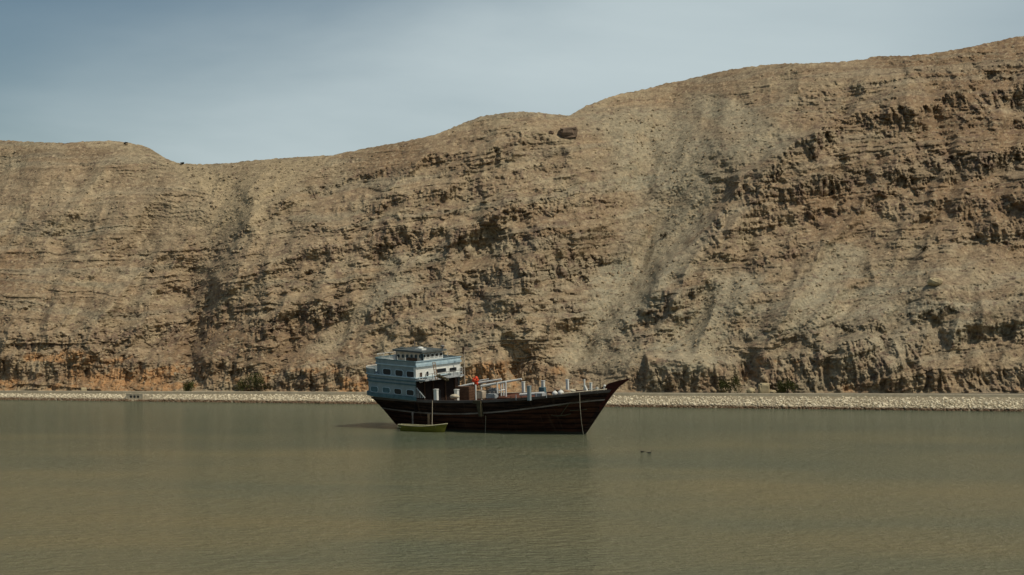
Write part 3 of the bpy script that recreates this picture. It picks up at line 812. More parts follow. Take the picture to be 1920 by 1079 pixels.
for side in (1, -1):
    up = [[hull_pt(t_, WS[i]+(1-WS[i])*k/6, side) for i, t_ in enumerate(TS)] for k in range(7)]
    lo_ = [[hull_pt(t_, WS[i]*k/14, side) for i, t_ in enumerate(TS)] for k in range(15)]
    hb.loft(up, close=False); hr.loft(lo_, close=False)
# transom
for k in range(18):
    a0, a1 = k/18, (k+1)/18
    p = [hull_pt(0, a0), hull_pt(0, a1), hull_pt(0, a1, -1), hull_pt(0, a0, -1)]
    hr.add(p, [(0, 1, 2, 3)])
hb.build('upper_hull', m_hull, dhow, True); hr.build('lower_hull', m_red, dhow, True)
def ribbon(wfun, h, d, name, material, side=1, t0=0.0, t1=1.0, gap=None):
    mb = MB(); rings = []
    idx = [i for i, t_ in enumerate(TS) if t0 <= t_ <= t1]
    for i in idx:
        t_ = TS[i]; zt = zg(t_)-ZK; w_ = wfun(i)
        a = hull_pt(t_, w_-h/2/zt, side, -0.02); b_ = hull_pt(t_, w_+h/2/zt, side, -0.02)
        a2 = hull_pt(t_, w_-h/2/zt, side, d); b2 = hull_pt(t_, w_+h/2/zt, side, d)
        rings.append([a, a2, b2, b_])
    mb.loft(rings, close=True, caps=True)
    return mb.build(name, material, dhow)
for side in (1, -1):
    ribbon(lambda i: WS[i], 0.17, 0.06, 'hull_stripe', m_stripe, side)
    ribbon(lambda i: 1.0-0.02, 0.30, 0.11, 'rubbing_strake', m_rail, side)
    ribbon(lambda i: WS[i]*0.5+0.47, 0.10, 0.05, 'plank_wale', m_hull, side)
    # inside of the bulwark
    mb = MB(); mb.loft([[hull_pt(t_, 1.0, side, -0.02) for t_ in TS], [hull_pt(t_, 1.0, side, -min(0.2, bg_(t_)*0.4)) for t_ in TS], [hull_pt(t_, 0.78, side, -min(0.2, bg_(t_)*0.4)) for t_ in TS]], close=False)
    mb.build('bulwark', m_inner, dhow)
mb = MB(); mb.loft([[hull_pt(t_, 0.80, 1, -0.1) for t_ in TS], [hull_pt(t_, 0.80, -1, -0.1) for t_ in TS]], close=False)
mb.build('main_deck', m_deck, dhow)
# foredeck platform, pale
mb = MB(); I0 = [t_ for t_ in TS if t_ > 0.86]
mb.loft([[hull_pt(t_, 0.965, 1, -0.1) for t_ in I0], [hull_pt(t_, 0.965, -1, -0.1) for t_ in I0]], close=False)
mb.build('foredeck', m_greydeck, dhow)
for side in (1, -1):
    mb = MB(); mb.tube([hull_pt(t_, 1.0, side, -0.12)+Vector((0, 0, 0.10)) for t_ in TS if 0.83 < t_ < 0.985], 0.07, 6); mb.build('bow_cap_rail', m_sack, dhow)
# stem post: long raking beak
mb = MB()
top = [(1128, 727.5), (1143, 719), (1160, 714), (1181, 709.5)]
bot = [(1125, 771), (1148, 740), (1160, 726), (1181.5, 710.3)]
rr_ = []
for (a, b_), wd in zip(zip(top, bot), (0.34, 0.34, 0.28, 0.10)):
    A = P3(a[0], a[1], 0); B = P3(b_[0], b_[1], 0)
    rr_.append([A+Vector((0, -wd/2, 0)), A+Vector((0, wd/2, 0)), B+Vector((0, wd/2, 0)), B+Vector((0, -wd/2, 0))])
mb.loft(rr_, caps=True); mb.build('stem_head', m_stem, dhow)
mb = MB(); rr_ = []
for q in range(8):
    w_ = 1.0-q/7*0.86; p = hull_pt(1.0, w_)
    c = Vector((p.x, 0, p.z)); f_ = Vector((0.22, 0, -0.2))
    rr_.append([c+Vector((-.1, -.17, .05)), c+Vector((-.1, .17, .05)), c+f_+Vector((0, .10, 0)), c+f_+Vector((0, -.10, 0))])
mb.loft(rr_, caps=True); mb.build('stem_post', m_hull, dhow)

# ------------------------------------------------------------------ stern house
SHK = 0.062
def shear(p): return Vector((p.x, p.y, p.z + SHK*max(-8.1-p.x, 0)))
def zc(py, b=4.5): return z_at(py, -8.1, b)
HB = 4.5
def outline(s0, s1, hb_, r_, n=6, front_r=0.0):
    """open plan outline from front starboard corner round the stern to front port corner"""
    pts = []
    if front_r:
        pass
    pts.append((s1, hb_))
    for k in range(n+1):
        a = math.pi/2*k/n
        pts.append((s0+r_-r_*math.sin(a), hb_-r_+r_*math.cos(a)))
    for k in range(n+1):
        a = math.pi/2*k/n
        pts.append((s0+r_-r_*math.cos(a), -hb_+r_-r_*math.sin(a)))
    pts.append((s1, -hb_))
    return pts
def wall(name, ol, z0, z1, material, th=0.12, closed=True, taper=0.0, parent=None):
    mb = MB()
    pts = list(ol)
    cx_ = sum(p[0] for p in pts)/len(pts)
    def ring(z, off, tp=0.0):
        res = []
        for s_, b_ in pts:
            res.append(Vector((s_+(off+tp)*(1 if s_ > cx_ else -1)*(0 if s_ >= max(p[0] for p in pts)-.01 and not closed else 1), -(b_+(off+tp)*np.sign(b_)), z)))
        return res
    mb.loft([ring(z0, 0), ring(z1, 0, taper)], close=closed)
    mb.loft([ring(z1, 0, taper), ring(z1, -th, taper), ring(z0, -th)], close=closed)
    return mb.build(name, material, parent or dhow, xf=shear)
def slab(name, ol, z0, z1, material, parent=None):
    mb = MB(); r0 = [Vector((s_, -b_, z0)) for s_, b_ in ol]; r1 = [Vector((s_, -b_, z1)) for s_, b_ in ol]
    mb.loft([r0, r1], caps=True)
    return mb.build(name, material, parent or dhow, xf=shear)
def grow(ol, d):
    cx_ = sum(p[0] for p in ol)/len(ol)
    return [(s_+d*(1 if s_ > cx_ else -1), b_+d*(1 if b_ > 0 else -1)) for s_, b_ in ol]
lowO = outline(-15.8, -8.1, HB, 1.9)
upO = outline(-14.25, -8.1, HB-0.12, 1.3)
z_base, z_sill0, z_w1a, z_w1b, z_mid = zc(748.5), zc(744.5), zc(742.6), zc(731.5), zc(723)
z_ledge, z_u0, z_u1, z_mould, z_par = zc(709.6), zc(707.3), zc(698.0), zc(689), zc(680)
# lower storey
wall('lower_cabin', lowO, z_base-0.25, z_mid+0.35, m_blue, closed=False)
wall('base_moulding', grow(lowO, 0.16), z_base-0.18, z_sill0-0.02, m_teal, closed=False)
wall('lower_moulding', grow(lowO, 0.10), z_mid-0.06, z_mid+0.08, m_teal, closed=False)
wall('gallery_moulding', grow(lowO, 0.13), zc(717.5), zc(715.3), m_teal, closed=False)
wall('gallery_band', grow(lowO, 0.04), z_mid+0.10, z_ledge-0.02, m_blue, closed=False)
slab('gallery_deck', grow(lowO, 0.17), z_ledge-0.05, z_ledge+0.05, m_lightblue)
# aft bulwark of the lower storey (stands behind the upper cabin)
mb = MB()
aft = [p for p in grow(lowO, 0.12) if p[0] < -13.6]
mb.loft([[Vector((s_, -b_, z_ledge)) for s_, b_ in aft], [Vector((s_-.05, -b_*1.01, z_ledge+0.62)) for s_, b_ in aft], [Vector((s_+.08, -b_*.98, z_ledge+0.62)) for s_, b_ in aft], [Vector((s_+.1, -b_*.98, z_ledge)) for s_, b_ in aft]], close=False)
mb.build('aft_bulwark', m_blue, dhow, xf=shear)
mb = MB(); mb.tube([Vector((s_, -b_, z_ledge+0.72)) for s_, b_ in aft], 0.045, 6); mb.build('aft_rail', m_white, dhow, xf=shear)
# upper storey
wall('upper_cabin', upO, z_ledge+0.06, z_mould+0.05, m_blue)
slab('upper_moulding', grow(upO, 0.12), z_mould-0.04, z_mould+0.09, m_lightblue)
wall('upper_parapet', grow(upO, 0.06), z_mould+0.09, z_par, m_blue, th=0.10, taper=0.05)
slab('roof_deck', grow(upO, -0.05), z_mould+0.10, z_mould+0.16, m_greydeck)
mb = MB()
mb.tube([Vector((s_, -b_*1.0, z_par+0.06)) for s_, b_ in grow(upO, 0.10)]+[Vector((upO[0][0]+.1, -upO[0][1]-.1, z_par+.06))], 0.06, 6)
mb.build('parapet_cap', m_teal, dhow, xf=shear)
# hand rail above the aft parapet
mb = MB(); ol = [p for p in grow(upO, -0.05) if p[0] < -9.2]
mb.tube([Vector((s_, -b_, z_par+0.48)) for s_, b_ in ol], 0.028, 5)
for s_, b_ in [(-9.6-1.1*k, 4.25) for k in range(4)]+[(-9.6-1.1*k, -4.25) for k in range(4)]+[(-14.2, 2.2), (-14.2, 0), (-14.2, -2.2)]:
    mb.tube([(s_, -b_, z_par), (s_, -b_, z_par+0.48)], 0.025, 5)
mb.build('roof_railing', m_white, dhow, xf=shear)

def rrect(cx_, cz_, w_, h_, r_, n=4):
    pts = []
    for (sx_, sz_, a0) in ((1, 1, 0), (-1, 1, 90), (-1, -1, 180), (1, -1, 270)):
        for k in range(n+1):
            a = R(a0+90*k/n)
            pts.append((cx_+sx_*(w_/2-r_)+r_*math.cos(a), cz_+sz_*(h_/2-r_)+r_*math.sin(a)))
    return pts
def window(plane, c, zc_, w_, h_, fr=m_white, gl=m_glass, r_=None, fw=0.07, tilt=0.0, arch=False, name='window'):
    """plane ('b', value) = side wall at b; ('s', value) = front wall at s. frame with a recessed pane"""
    r_ = r_ if r_ is not None else min(w_, h_)*0.3
    def pt(a, z, o):
        z = z+tilt*(a-c)
        return Vector((a, -(plane[1]+o), z)) if plane[0] == 'b' else Vector((plane[1]+o, -a, z))
    out_ = rrect(c, zc_, w_+2*fw, h_+2*fw, r_+fw); inn = rrect(c, zc_, w_, h_, r_)
    mb = MB()
    mb.loft([[pt(a, z, 0.0) for a, z in out_], [pt(a, z, 0.07) for a, z in out_], [pt(a, z, 0.07) for a, z in inn], [pt(a, z, 0.012) for a, z in inn]])
    fo = mb.build(name, fr, dhow, xf=shear if plane[0] == 'b' else None)
    mb = MB(); mb.add([pt(a, z, 0.02) for a, z in inn], [tuple(range(len(inn)))])
    mb.build('pane', gl, fo, xf=shear if plane[0] == 'b' else None)
    return fo
# side windows, three above and four below, both boards
def zs_(py, px, b): # sheared-frame height
    s_, z = sz(px, py, b); return s_, z-SHK*max(-8.1-s_, 0)
for x0, x1, y0, y1 in ((718, 733, 693.0, 702.2), (741, 755.5, 695.3, 704.8), (762, 777, 698.0, 706.8)):
    sa, z1_ = zs_(y0, x0, 4.44); sb_, z0_ = zs_(y1, x1, 4.44)
    sm, zm = zs_((y0+y1)/2, (x0+x1)/2, 4.44)
    for sd_ in (1, -1):
        window(('b', 4.40), sm, zm, sb_-sa, 0.66, gl=m_dark, fr=m_lightblue) if sd_ == 1 else None
for x0, x1, y0, y1 in ((695, 708.5, 725.5, 734.5), (717, 731, 727.5, 736.5), (739, 752.5, 729.5, 739.5), (762, 776, 731.5, 742)):
    sa, _ = zs_(y0, x0, 4.55); sb_, _ = zs_(y1, x1, 4.55); sm, zm = zs_((y0+y1)/2, (x0+x1)/2, 4.55)
    window(('b', 4.50), sm, zm, sb_-sa, 0.60, gl=m_teal if x0 < 720 else m_dark, fr=m_lightblue, r_=0.2, fw=0.05)
# white corner pilasters of the upper cabin
for q in (-4.42, 4.42):
    mb = MB(); mb.box((-8.14, q, (z_ledge+z_mould)/2), (0.30, 0.16, z_mould-z_ledge-0.12)); mb.build('corner_post', m_white, dhow)

# front face of the upper storey (lit), at s=-8.1
SF = -8.1
def front_rect(px0, px1, py0, py1, s_=SF, ):
    zf = 6.0
    b0 = b_at(px0, s_, zf); b1 = b_at(px1, s_, zf)
    z1_ = z_at((py0), s_, (b0+b1)/2); z0_ = z_at(py1, s_, (b0+b1)/2)
    return b0, b1, z0_, z1_
mb = MB(); mb.box((SF+0.03, 0, (z_ledge+z_mould)/2), (0.10, 8.8, z_mould-z_ledge-0.1)); mb.build('front_wall', m_white, dhow)
mb = MB(); mb.box((SF+0.10, 0, z_par-0.28), (0.12, 9.0, 0.62)); mb.build('front_parapet', m_lightblue, dhow)
mb = MB(); mb.box((SF+0.17, 0, z_mould+0.10), (0.20, 9.15, 0.24)); mb.box((SF+0.13, 0, z_par+0.06), (0.22, 9.15, 0.10)); mb.build('front_moulding', m_blue2, dhow)
PW = ('s', SF+0.08)
for px0, px1, py0, py1 in ((816.6, 835, 691.5, 699.3), (841, 854.5, 689.8, 697.2)):
    b0, b1, z0_, z1_ = front_rect(px0, px1, py0, py1)
    window(PW, (b0+b1)/2, (z0_+z1_)/2, abs(b1-b0), 0.50, fr=m_white)
b0, b1, z0_, z1_ = front_rect(797.5, 802, 696, 707)
window(PW, (b0+b1)/2, (z0_+z1_)/2, abs(b1-b0), 0.55, fr=m_white)
for px0, px1, py0, py1 in ((785.5, 790, 699, 717), (860.5, 864.5, 689.5, 706)):
    b0, b1, z0_, z1_ = front_rect(px0, px1, py0, py1)
    fo = window(PW, (b0+b1)/2, (z0_+z1_)/2, abs(b1-b0), z1_-z0_, fr=m_white, gl=m_brownwood, r_=0.06, name='door')
# low bench lockers against the front wall
for k, (px0, px1, py0, py1, mm) in enumerate(((838, 856, 699, 707, m_greydeck), (793, 806, 707, 714, m_blue))):
    b0, b1, z0_, z1_ = front_rect(px0, px1, py0, py1)
    mb = MB(); mb.box((SF+0.35, -(b0+b1)/2, (z0_+z1_)/2), (0.5, abs(b1-b0), z1_-z0_)); mb.build('locker', mm, dhow)
# gallery deck in front (canopy over the well)
ol = [(SF+0.0, 4.55), (SF+1.35, 4.45), (SF+1.35, -3.6), (SF+0.0, -3.9)]
mb = MB(); mb.loft([[Vector((s_, -b_, z_ledge-0.34)) for s_, b_ in ol], [Vector((s_, -b_, z_ledge-0.18)) for s_, b_ in ol]], caps=True)
mb.build('gallery_canopy', m_greydeck, dhow)
mb = MB()
for b_ in (4.3, 2.9, 1.4, 0.0, -1.4, -2.8, -3.5): mb.tube([(SF+1.27, -b_, z_ledge-0.18), (SF+1.27, -b_, z_ledge+0.42)], 0.03, 5)
mb.tube([(SF+1.27, -4.3, z_ledge+0.42), (SF+1.27, 3.5, z_ledge+0.42)], 0.03, 5)
mb.build('gallery_railing', m_steel, dhow)
# wall below the canopy, coloured near-black for the shade of the well
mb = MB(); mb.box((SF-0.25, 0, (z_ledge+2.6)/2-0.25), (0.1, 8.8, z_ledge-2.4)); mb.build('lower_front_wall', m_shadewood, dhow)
for b_ in (2.6, 0.9, -1.6, -3.6):
    mb = MB(); mb.box((SF-0.13, -b_, (z_ledge+2.7)/2-0.2), (0.14, 0.16, z_ledge-2.8)); mb.build('wall_post', m_brownwood, dhow)
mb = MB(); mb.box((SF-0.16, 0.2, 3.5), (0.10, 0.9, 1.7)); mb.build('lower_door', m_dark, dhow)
# sloping end of the lower cabin side with white stanchions
mb = MB()
for k in range(5):
    p0 = P3(782+3.3*k, 729+4.2*k, 4.5); p1 = P3(782+3.3*k, 746.5, 4.5)
    mb.tube([p0, p1], 0.05, 5)
mb.tube([P3(781, 728, 4.5), P3(797, 747, 4.5)], 0.07, 6)
mb.build('sloping_side_rail', m_greydeck, dhow)
# ladder with rigging
mb = MB()
A = P3(806, 680, 3.2); B = P3(806, 711, 3.4)
for d in (-0.22, 0.22): mb.tube([A+Vector((0.55, d, 0)), B+Vector((0.95, d, 0))], 0.05, 5)
for k in range(8):
    q = k/7; c = A.lerp(B, q)+Vector((0.55+0.4*q, 0, 0)); mb.box(c, (0.10, 0.5, 0.06))
mb.build('ladder', m_tan, dhow)
mb = MB()
A = P3(812, 705, 3.6)+Vector((1.0, 0, 0))
for k in range(5): mb.blob(A+Vector((0.1*k, 0.25*k-0.3, -0.12*k)), (0.55, 0.5, 0.35), 40+k, 0.3)
mb.build('rope_heap', m_olive, dhow)

# ------------------------------------------------------------------ wheelhouse
WS0, WS1, WB = -12.75, -8.95, 2.16
zwb = z_mould+0.16; z_roof = z_at(662.5, -8.95, 1.5)
whO = outline(WS0, WS1, WB, 0.5, 4)
m_wh = m_cream
def nosh(p): return shear(p)
wall('wheelhouse', whO, zwb, z_roof, m_wh, th=0.08)
rfO = outline(WS0-0.35, WS1+0.45, WB+0.35, 0.8, 4)
mb = MB()
r0 = [Vector((s_, -b_, z_roof-0.06+0.012*(abs(b_))**2)) for s_, b_ in rfO]; r1 = [p+Vector((0, 0, 0.20)) for p in r0]; rc = [Vector((p.x*0.6+(-10.8)*0.4, p.y*0.6, p.z+0.06)) for p in r1]
mb.loft([r0, r1, rc], caps=True); mb.build('wheelhouse_roof', m_roof, dhow, xf=shear)
def zw_(py, s_, b_): return z_at(py, s_, b_)
for k in range(6):   # port-holes along the side
    px = 747.5+8.1*k
    s_, z = zs_(668.0+0.15*k, px, WB+.02); window(('b', WB), s_, z, 0.26, 0.34, fr=m_teal, gl=m_dark, r_=0.1, fw=0.035)
mb = MB(); s_, z = zs_(674, 772, WB+.02); mb.box((s_, -WB-0.03, z-0.02), (1.5, 0.06, 0.42)); mb.build('side_panel', m_brownwood, dhow, xf=shear)
s_, z = zs_(671.5, 791.5, WB+.02); window(('b', WB), s_, z, 0.32, 0.85, fr=m_teal, gl=m_dark, r_=0.03, fw=0.04, name='door')
mb = MB(); mb.box((WS1+0.05, 0, zwb+0.45), (0.10, 2*WB+0.06, 0.75)); mb.build('wheelhouse_front', m_white, dhow)
for k in range(5):
    b_ = WB-0.45-k*0.86; window(('s', WS1+0.10), b_, z_roof-0.34, 0.60, 0.36, fr=m_white, gl=m_glass, r_=0.06, fw=0.05)
# things fixed on the roof
c = P3(788.5, 657.5, 1.2)
mb = MB(); mb.box(c, (1.0, 0.9, 0.42)); mb.blob(c+Vector((0, 0, 0.30)), (0.7, 0.7, 0.3), 3, 0.05); mb.build('roof_locker', m_white, dhow)
c = P3(753, 655.5, 1.2); mb = MB(); mb.box(c, (1.15, 0.9, 0.30)); mb.blob(c+Vector((0.1, 0, 0.16)), (0.9, 0.7, 0.25), 4, 0.2); mb.build('roof_bundle', m_roof, dhow)
c = P3(830, 652.5, -1.8); mb = MB(); mb.tube([c-Vector((0, 0, 0.4)), c+Vector((0, 0, 0.1))], 0.12, 8); mb.blob(c+Vector((0, 0, 0.2)), (0.5, 0.5, 0.3), 6, 0.05); mb.build('roof_vent', m_steel, dhow)
mb = MB(); a = P3(778, 656, 0.5); mb.tube([a, P3(777, 639, 0.5)], 0.03, 5); fp = mb.build('flag_pole', m_steel, dhow)
mb = MB(); a = P3(776.5, 640, 0.5); rr_ = []
for k in range(7):
    q = k/6; rr_.append([a+Vector((-0.75*q*CS+0.5*q, 0.1*math.sin(5*q)+0.3*q, 0.0-0.10*q+0.03*math.sin(7*q))), a+Vector((-0.75*q*CS+0.5*q, 0.1*math.sin(5*q+.5)+0.3*q, -0.38-0.02*q))])
mb.loft(rr_, close=False); mb.build('flag', m_redflag, fp)
# white raft canister aft of the wheelhouse
c = P3(727, 678.5, 2.8)
mb = MB(); mb.tube([c+Vector((-0.75, 0, 0)), c+Vector((-0.6, 0, 0)), c+Vector((0.6, 0, 0)), c+Vector((0.75, 0, 0))], 0.34, 12); mb.build('raft_canister', m_white, dhow)
c = P3(740, 670, 2.4); mb = MB(); mb.box(c, (0.35, 0.35, 0.6)); mb.build('roof_box', m_greydeck, dhow)
c = P3(703, 699.5, 3.4); mb = MB(); mb.blob(c, (0.7, 0.5, 0.32), 9, 0.15); mb.blob(c+Vector((-.5, .5, 0)), (0.5, 0.5, 0.25), 10, 0.15); mb.build('aft_bundle', m_greydeck, dhow)
# mast with furled flag
a = P3(871.5, 716, -3.3); bt = P3(869.5, 650, -3.3)
mb = MB(); mb.tube([a-Vector((0, 0, 2.2)), bt], 0.075, 8, 0.05); fm = mb.build('signal_mast', m_cream, dhow)
mb = MB(); q0 = P3(868.6, 651, -3.3); q1 = P3(869.0, 665, -3.3); mb.tube([q0, q0.lerp(q1, .3), q0.lerp(q1, .7), q1], 0.15, 7, 0.10); mb.build('furled_flag', m_brownwood, fm)
mb = MB(); mb.tube([P3(866, 671, -3.3)+Vector((0, .3, 0)), P3(874, 671.5, -3.3)], 0.03, 5); mb.build('crosstree', m_cream, fm)

# ------------------------------------------------------------------ deck fittings and cargo
def post(px, py0, py1, b_, r_=0.16, material=m_white, name='mooring_post', sq=True):
    p0 = P3(px, py1, b_); p1 = Vector((p0.x, p0.y, z_at(py0, p0.x, b_)))
    mb = MB()
    if sq: mb.box((p0+p1)/2-Vector((0, 0, 0.15)), (r_*2, r_*2, (p1-p0).z+0.3)); mb.box(p1, (r_*2.4, r_*2.4, 0.08))
    else: mb.tube([p0-Vector((0, 0, 0.3)), p1], r_, 7)
    return mb.build(name, material, dhow)
post(818, 730.5, 746, 4.3, 0.20); post(856.5, 731, 746, 2.6, 0.20)
post(981.5, 716.5, 731, -4.0, 0.15); post(992.5, 724.5, 746, 4.25, 0.17, m_blue)
post(1018.5, 714.5, 729, -3.4, 0.16); post(1064, 712, 729.5, -2.2, 0.14)
post(1096, 711.5, 727, 1.2, 0.10, sq=False); post(1108, 718.5, 730, 1.0, 0.11); post(1119.5, 727, 733, 0.8, 0.10)
post(1125.5, 709, 731, 0.0, 0.05, m_olive, 'jack_staff', False)
mb = MB(); mb.tube([P3(1097, 724, 1.2), P3(1102, 735, 1.4)], 0.10, 6); mb.build('post_brace', m_white, dhow)
p = P3(1133, 727.5, 0.2); mb = MB(); mb.tube([p-Vector((0, 0, .3)), p+Vector((0, 0, .1))], 0.10, 8); mb.blob(p+Vector((0.05, 0, .2)), (0.3, 0.3, 0.3), 5, .05); mb.build('bow_light', m_white, dhow)
# white thwart beam across the hold, and hatch coaming
mb = MB(); a = P3(975, 740.5, 1.5); b_ = P3(1020, 737.5, 1.5); mb.tube([a, b_], 0.17, 6); mb.build('hold_beam', m_white, dhow)
mb = MB(); c = P3(1014, 741, 2.0); mb.box(c, (0.9, 1.0, 0.45)); mb.build('winch_box', m_greydeck, dhow)
mb = MB(); c = P3(1017, 731.5, -2.6); mb.box(c, (0.7, 0.5, 0.6)); mb.build('blue_locker', m_teal, dhow)
hc = MB(); q = P3(985, 747, 0); hc.box((q.x, 0, q.z-0.15), (5.2, 4.6, 0.8)); hc.build('hatch_coaming', m_inner, dhow)
# anchor stowed on the bow, hawse plank
mb = MB(); a = P3(1100, 757, 2.8)+Vector((0, -0.25, 0)); tt_ = 0.9
p0 = hull_pt(0.885, 0.80, 1, 0.10); p1 = hull_pt(0.875, 0.60, 1, 0.12)
mb.tube([p0, p1], 0.06, 6); mb.tube([hull_pt(0.84, 0.61, 1, 0.12), hull_pt(0.86, 0.585, 1, 0.14), hull_pt(0.89, 0.585, 1, 0.14), hull_pt(0.91, 0.61, 1, 0.12)], 0.06, 6)
mb.tube([hull_pt(0.85, 0.78, 1, 0.1), hull_pt(0.95, 0.86, 1, 0.1)], 0.05, 6); mb.tube([hull_pt(0.90, 0.67, 1, 0.08), hull_pt(0.96, 0.67, 1, 0.08)], 0.05, 6)
mb.build('anchor', m_olive, dhow)
# rails and small gear along the deck edge
for k in range(9):
    px = 958+9.5*k; p = P3(px, float(np.polyval(cG, (px-920)/250))-0.5, 4.3 if px < 1000 else 3.6)
    if k in (3, 4): continue
    mb = MB(); mb.tube([p-Vector((0, 0, .2)), p+Vector((0, 0, 0.28+0.1*(k % 2)))], 0.045, 5); mb.build('belaying_pin', m_greydeck if k % 2 else m_olive, dhow)
for k, px in enumerate((700, 712, 724)):
    p = P3(px, 699+0.9*k, 4.3); mb = MB(); mb.tube([p-Vector((0, 0, .1)), p+Vector((0, 0, .25))], 0.035, 5); mb.build('rail_stanchion', m_white, dhow)
# overboard platform frame amidships
mb = MB(); ti = 0.53
p = hull_pt(ti, 1.0, 1, 0.12)
sA = s_at(889, 4.8, 3.4); sB = s_at(902, 4.8, 3.0)
zt = z_at(752, sA, 4.8)
mb.box(((sA+sB)/2, -4.86, zt-0.12), (sB-sA+0.1, 0.26, 0.32))
zb_ = z_at(781.5, sB-0.25, 4.85)
mb.add([Vector((sB-0.62, -4.95, zt)), Vector((sB, -4.95, zt)), Vector((sB, -4.85, zb_)), Vector((sB-0.30, -4.85, zb_)), Vector((sB-0.62, -4.6, zt)), Vector((sB, -4.6, zt)), Vector((sB, -4.3, zb_)), Vector((sB-0.30, -4.3, zb_))],
       [(0,1,2,3),(7,6,5,4),(0,4,5,1),(1,5,6,2),(2,6,7,3),(3,7,4,0)])
mb.build('side_fender', m_olive, dhow)
# outlet pipes / fender boards near the tender
for px, y0, y1, b_, r_, mm in ((773.5, 774, 797, 4.5, 0.10, m_stripe), (803.8, 776, 796, 4.65, 0.15, m_tan)):
    mb = MB(); A = P3(px, y0, b_+0.05); B = P3(px+0.6, y1, b_-0.25); mb.tube([A, A.lerp(B, .5), B], r_, 6); mb.build('hanging_fender', mm, dhow)

# derrick booms resting fore and aft on a gallows frame
def boom(x0, y0, b0, x1, y1, b1, r_, name='boom', material=m_white):
    mb = MB(); A = P3(x0, y0, b0); B = P3(x1, y1, b1); mb.tube([A, A.lerp(B, .5), B], r_, 8, r_*0.75); return mb.build(name, material, dhow)
boom(860, 726, 1.2, 888, 719.5, 1.0, 0.15)
boom(902, 724.5, 1.4, 978, 711.2, 0.6, 0.15)
boom(893, 719.2, -1.2, 940, 711.5, -1.6, 0.14)
boom(899, 714, -2.6, 916, 711, -2.8, 0.08)
for px, y0, y1, b_ in ((892.5, 722, 748, 2.4), (903, 723, 747, 0.5), (933, 717, 746, 1.4), (940, 717, 746, -0.8), (949, 716, 744, 1.2), (944.5, 720, 744, -1.6)):
    p0 = P3(px, y1, b_); p1 = Vector((p0.x, p0.y, z_at(y0, p0.x, b_))); mb = MB(); mb.tube([p0-Vector((0, 0, .4)), p1], 0.085, 6); mb.build('boom_support', m_white, dhow)
mb = MB(); mb.tube([P3(931, 719, 1.4), P3(941.5, 718, -0.8)], 0.10, 6); mb.build('cross_beam', m_white, dhow)
mb = MB(); mb.tube([P3(936, 733, 1.3), P3(946, 731, 0.0)], 0.07, 6); mb.build('cross_beam', m_white, dhow)
mb = MB(); mb.tube([P3(871, 715.8, -3.3), P3(893, 717.6, -1.0)], 0.02, 4); mb.tube([bt, P3(940, 711, -1.6)], 0.012, 4); mb.build('stay', m_rope, dhow)

# ---- separate cargo on the deck
def cargo(mb, name, material, label, cat, group=None, smooth=False):
    o = mb.build(name, material, None, smooth)
    # own origin at the base, same frame as the ship
    vs = np.array([v.co[:] for v in o.data.vertices]); c = Vector(((vs[:, 0].min()+vs[:, 0].max())/2, (vs[:, 1].min()+vs[:, 1].max())/2, vs[:, 2].min()))
    for v in o.data.vertices: v.co = v.co-c
    o.location = to_world(c); o.rotation_euler = ROT_SHIP.to_euler('XYZ')
    return tag(o, label, cat, group)
def bevbox(mb, c, d, k=0.06):
    x, y, z = d[0]/2, d[1]/2, d[2]/2
    ring = lambda q, zz: [Vector(c)+Vector((sx_*(x-q*kx), sy_*(y-q*ky), zz)) for sx_, sy_, kx, ky in ((1, 1, 1, 0), (1, 1, 0, 1), (-1, 1, 0, 1), (-1, 1, 1, 0), (-1, -1, 1, 0), (-1, -1, 0, 1), (1, -1, 0, 1), (1, -1, 1, 0))]
    mb.loft([ring(k*2, -z), ring(k, -z+k), ring(k, z-k), ring(k*2, z)], caps=True)
p = P3(874, 736, 1.0)
crate = empty('cargo_crate', to_world((p.x, p.y, p.z-0.9))); crate.rotation_euler = ROT_SHIP.to_euler('XYZ')
tag(crate, 'tall brown wooden crate on deck under the white boom just forward of the cabins', 'crate')
mb = MB(); mb.box((0, 0, 0.85), (1.75, 1.5, 1.55)); mb.build('crate_body', m_crate, crate)
for k in range(5):
    mb = MB(); mb.box((0, -0.77, 0.20+0.31*k), (1.8, 0.05, 0.27)); mb.build('plank', m_crate, crate)
    mb = MB(); mb.box((0.90, 0, 0.20+0.31*k), (0.05, 1.5, 0.27)); mb.build('plank', m_crate, crate)
p = P3(904, 740, 1.6); mb = MB(); bevbox(mb, p, (1.0, 1.3, 0.95), 0.1); cargo(mb, 'water_tank', m_cream, 'cream coloured tank on deck below the white booms', 'tank')
p = P3(923.5, 733.5, 1.0); mb = MB()
for k in range(6): mb.blob(p+Vector((0.25*(k % 3)-0.25, 0.3*(k//3), 0.12*(k % 2)-0.2)), (0.8, 0.7, 0.85), 70+k, 0.2)
cargo(mb, 'tarpaulin_heap', m_steel, 'grey brown tarpaulin heap under the booms beside the cream tank', 'tarpaulin')
p = P3(923, 743, 2.4); mb = MB(); bevbox(mb, p, (1.3, 0.8, 0.55), 0.08); cargo(mb, 'cool_box', m_greydeck, 'pale grey box on deck in front of the tarpaulin heap', 'box')
p = P3(891.5, 712.2, 0.6); mb = MB(); mb.blob(p+Vector((-.1, 0, -.05)), (0.85, 0.7, 0.5), 12, 0.3, 9, 6); mb.blob(p+Vector((.1, 0, .12)), (0.45, 0.4, 0.5), 14, 0.3, 8, 5); mb.blob(p+Vector((0.05, 0.1, -0.42)), (0.45, 0.4, 0.6), 13, 0.15); cargo(mb, 'orange_bundle', m_orange, 'bright orange red bundle lying on top of the boom supports', 'bundle', smooth=True)
mb = MB(); mb.tube([P3(874, 716.5, -0.5), P3(889, 717.5, 0.3)], 0.04, 5); cargo(mb, 'boat_hook', m_olive, 'thin pole leading from the mast to the orange bundle', 'pole')
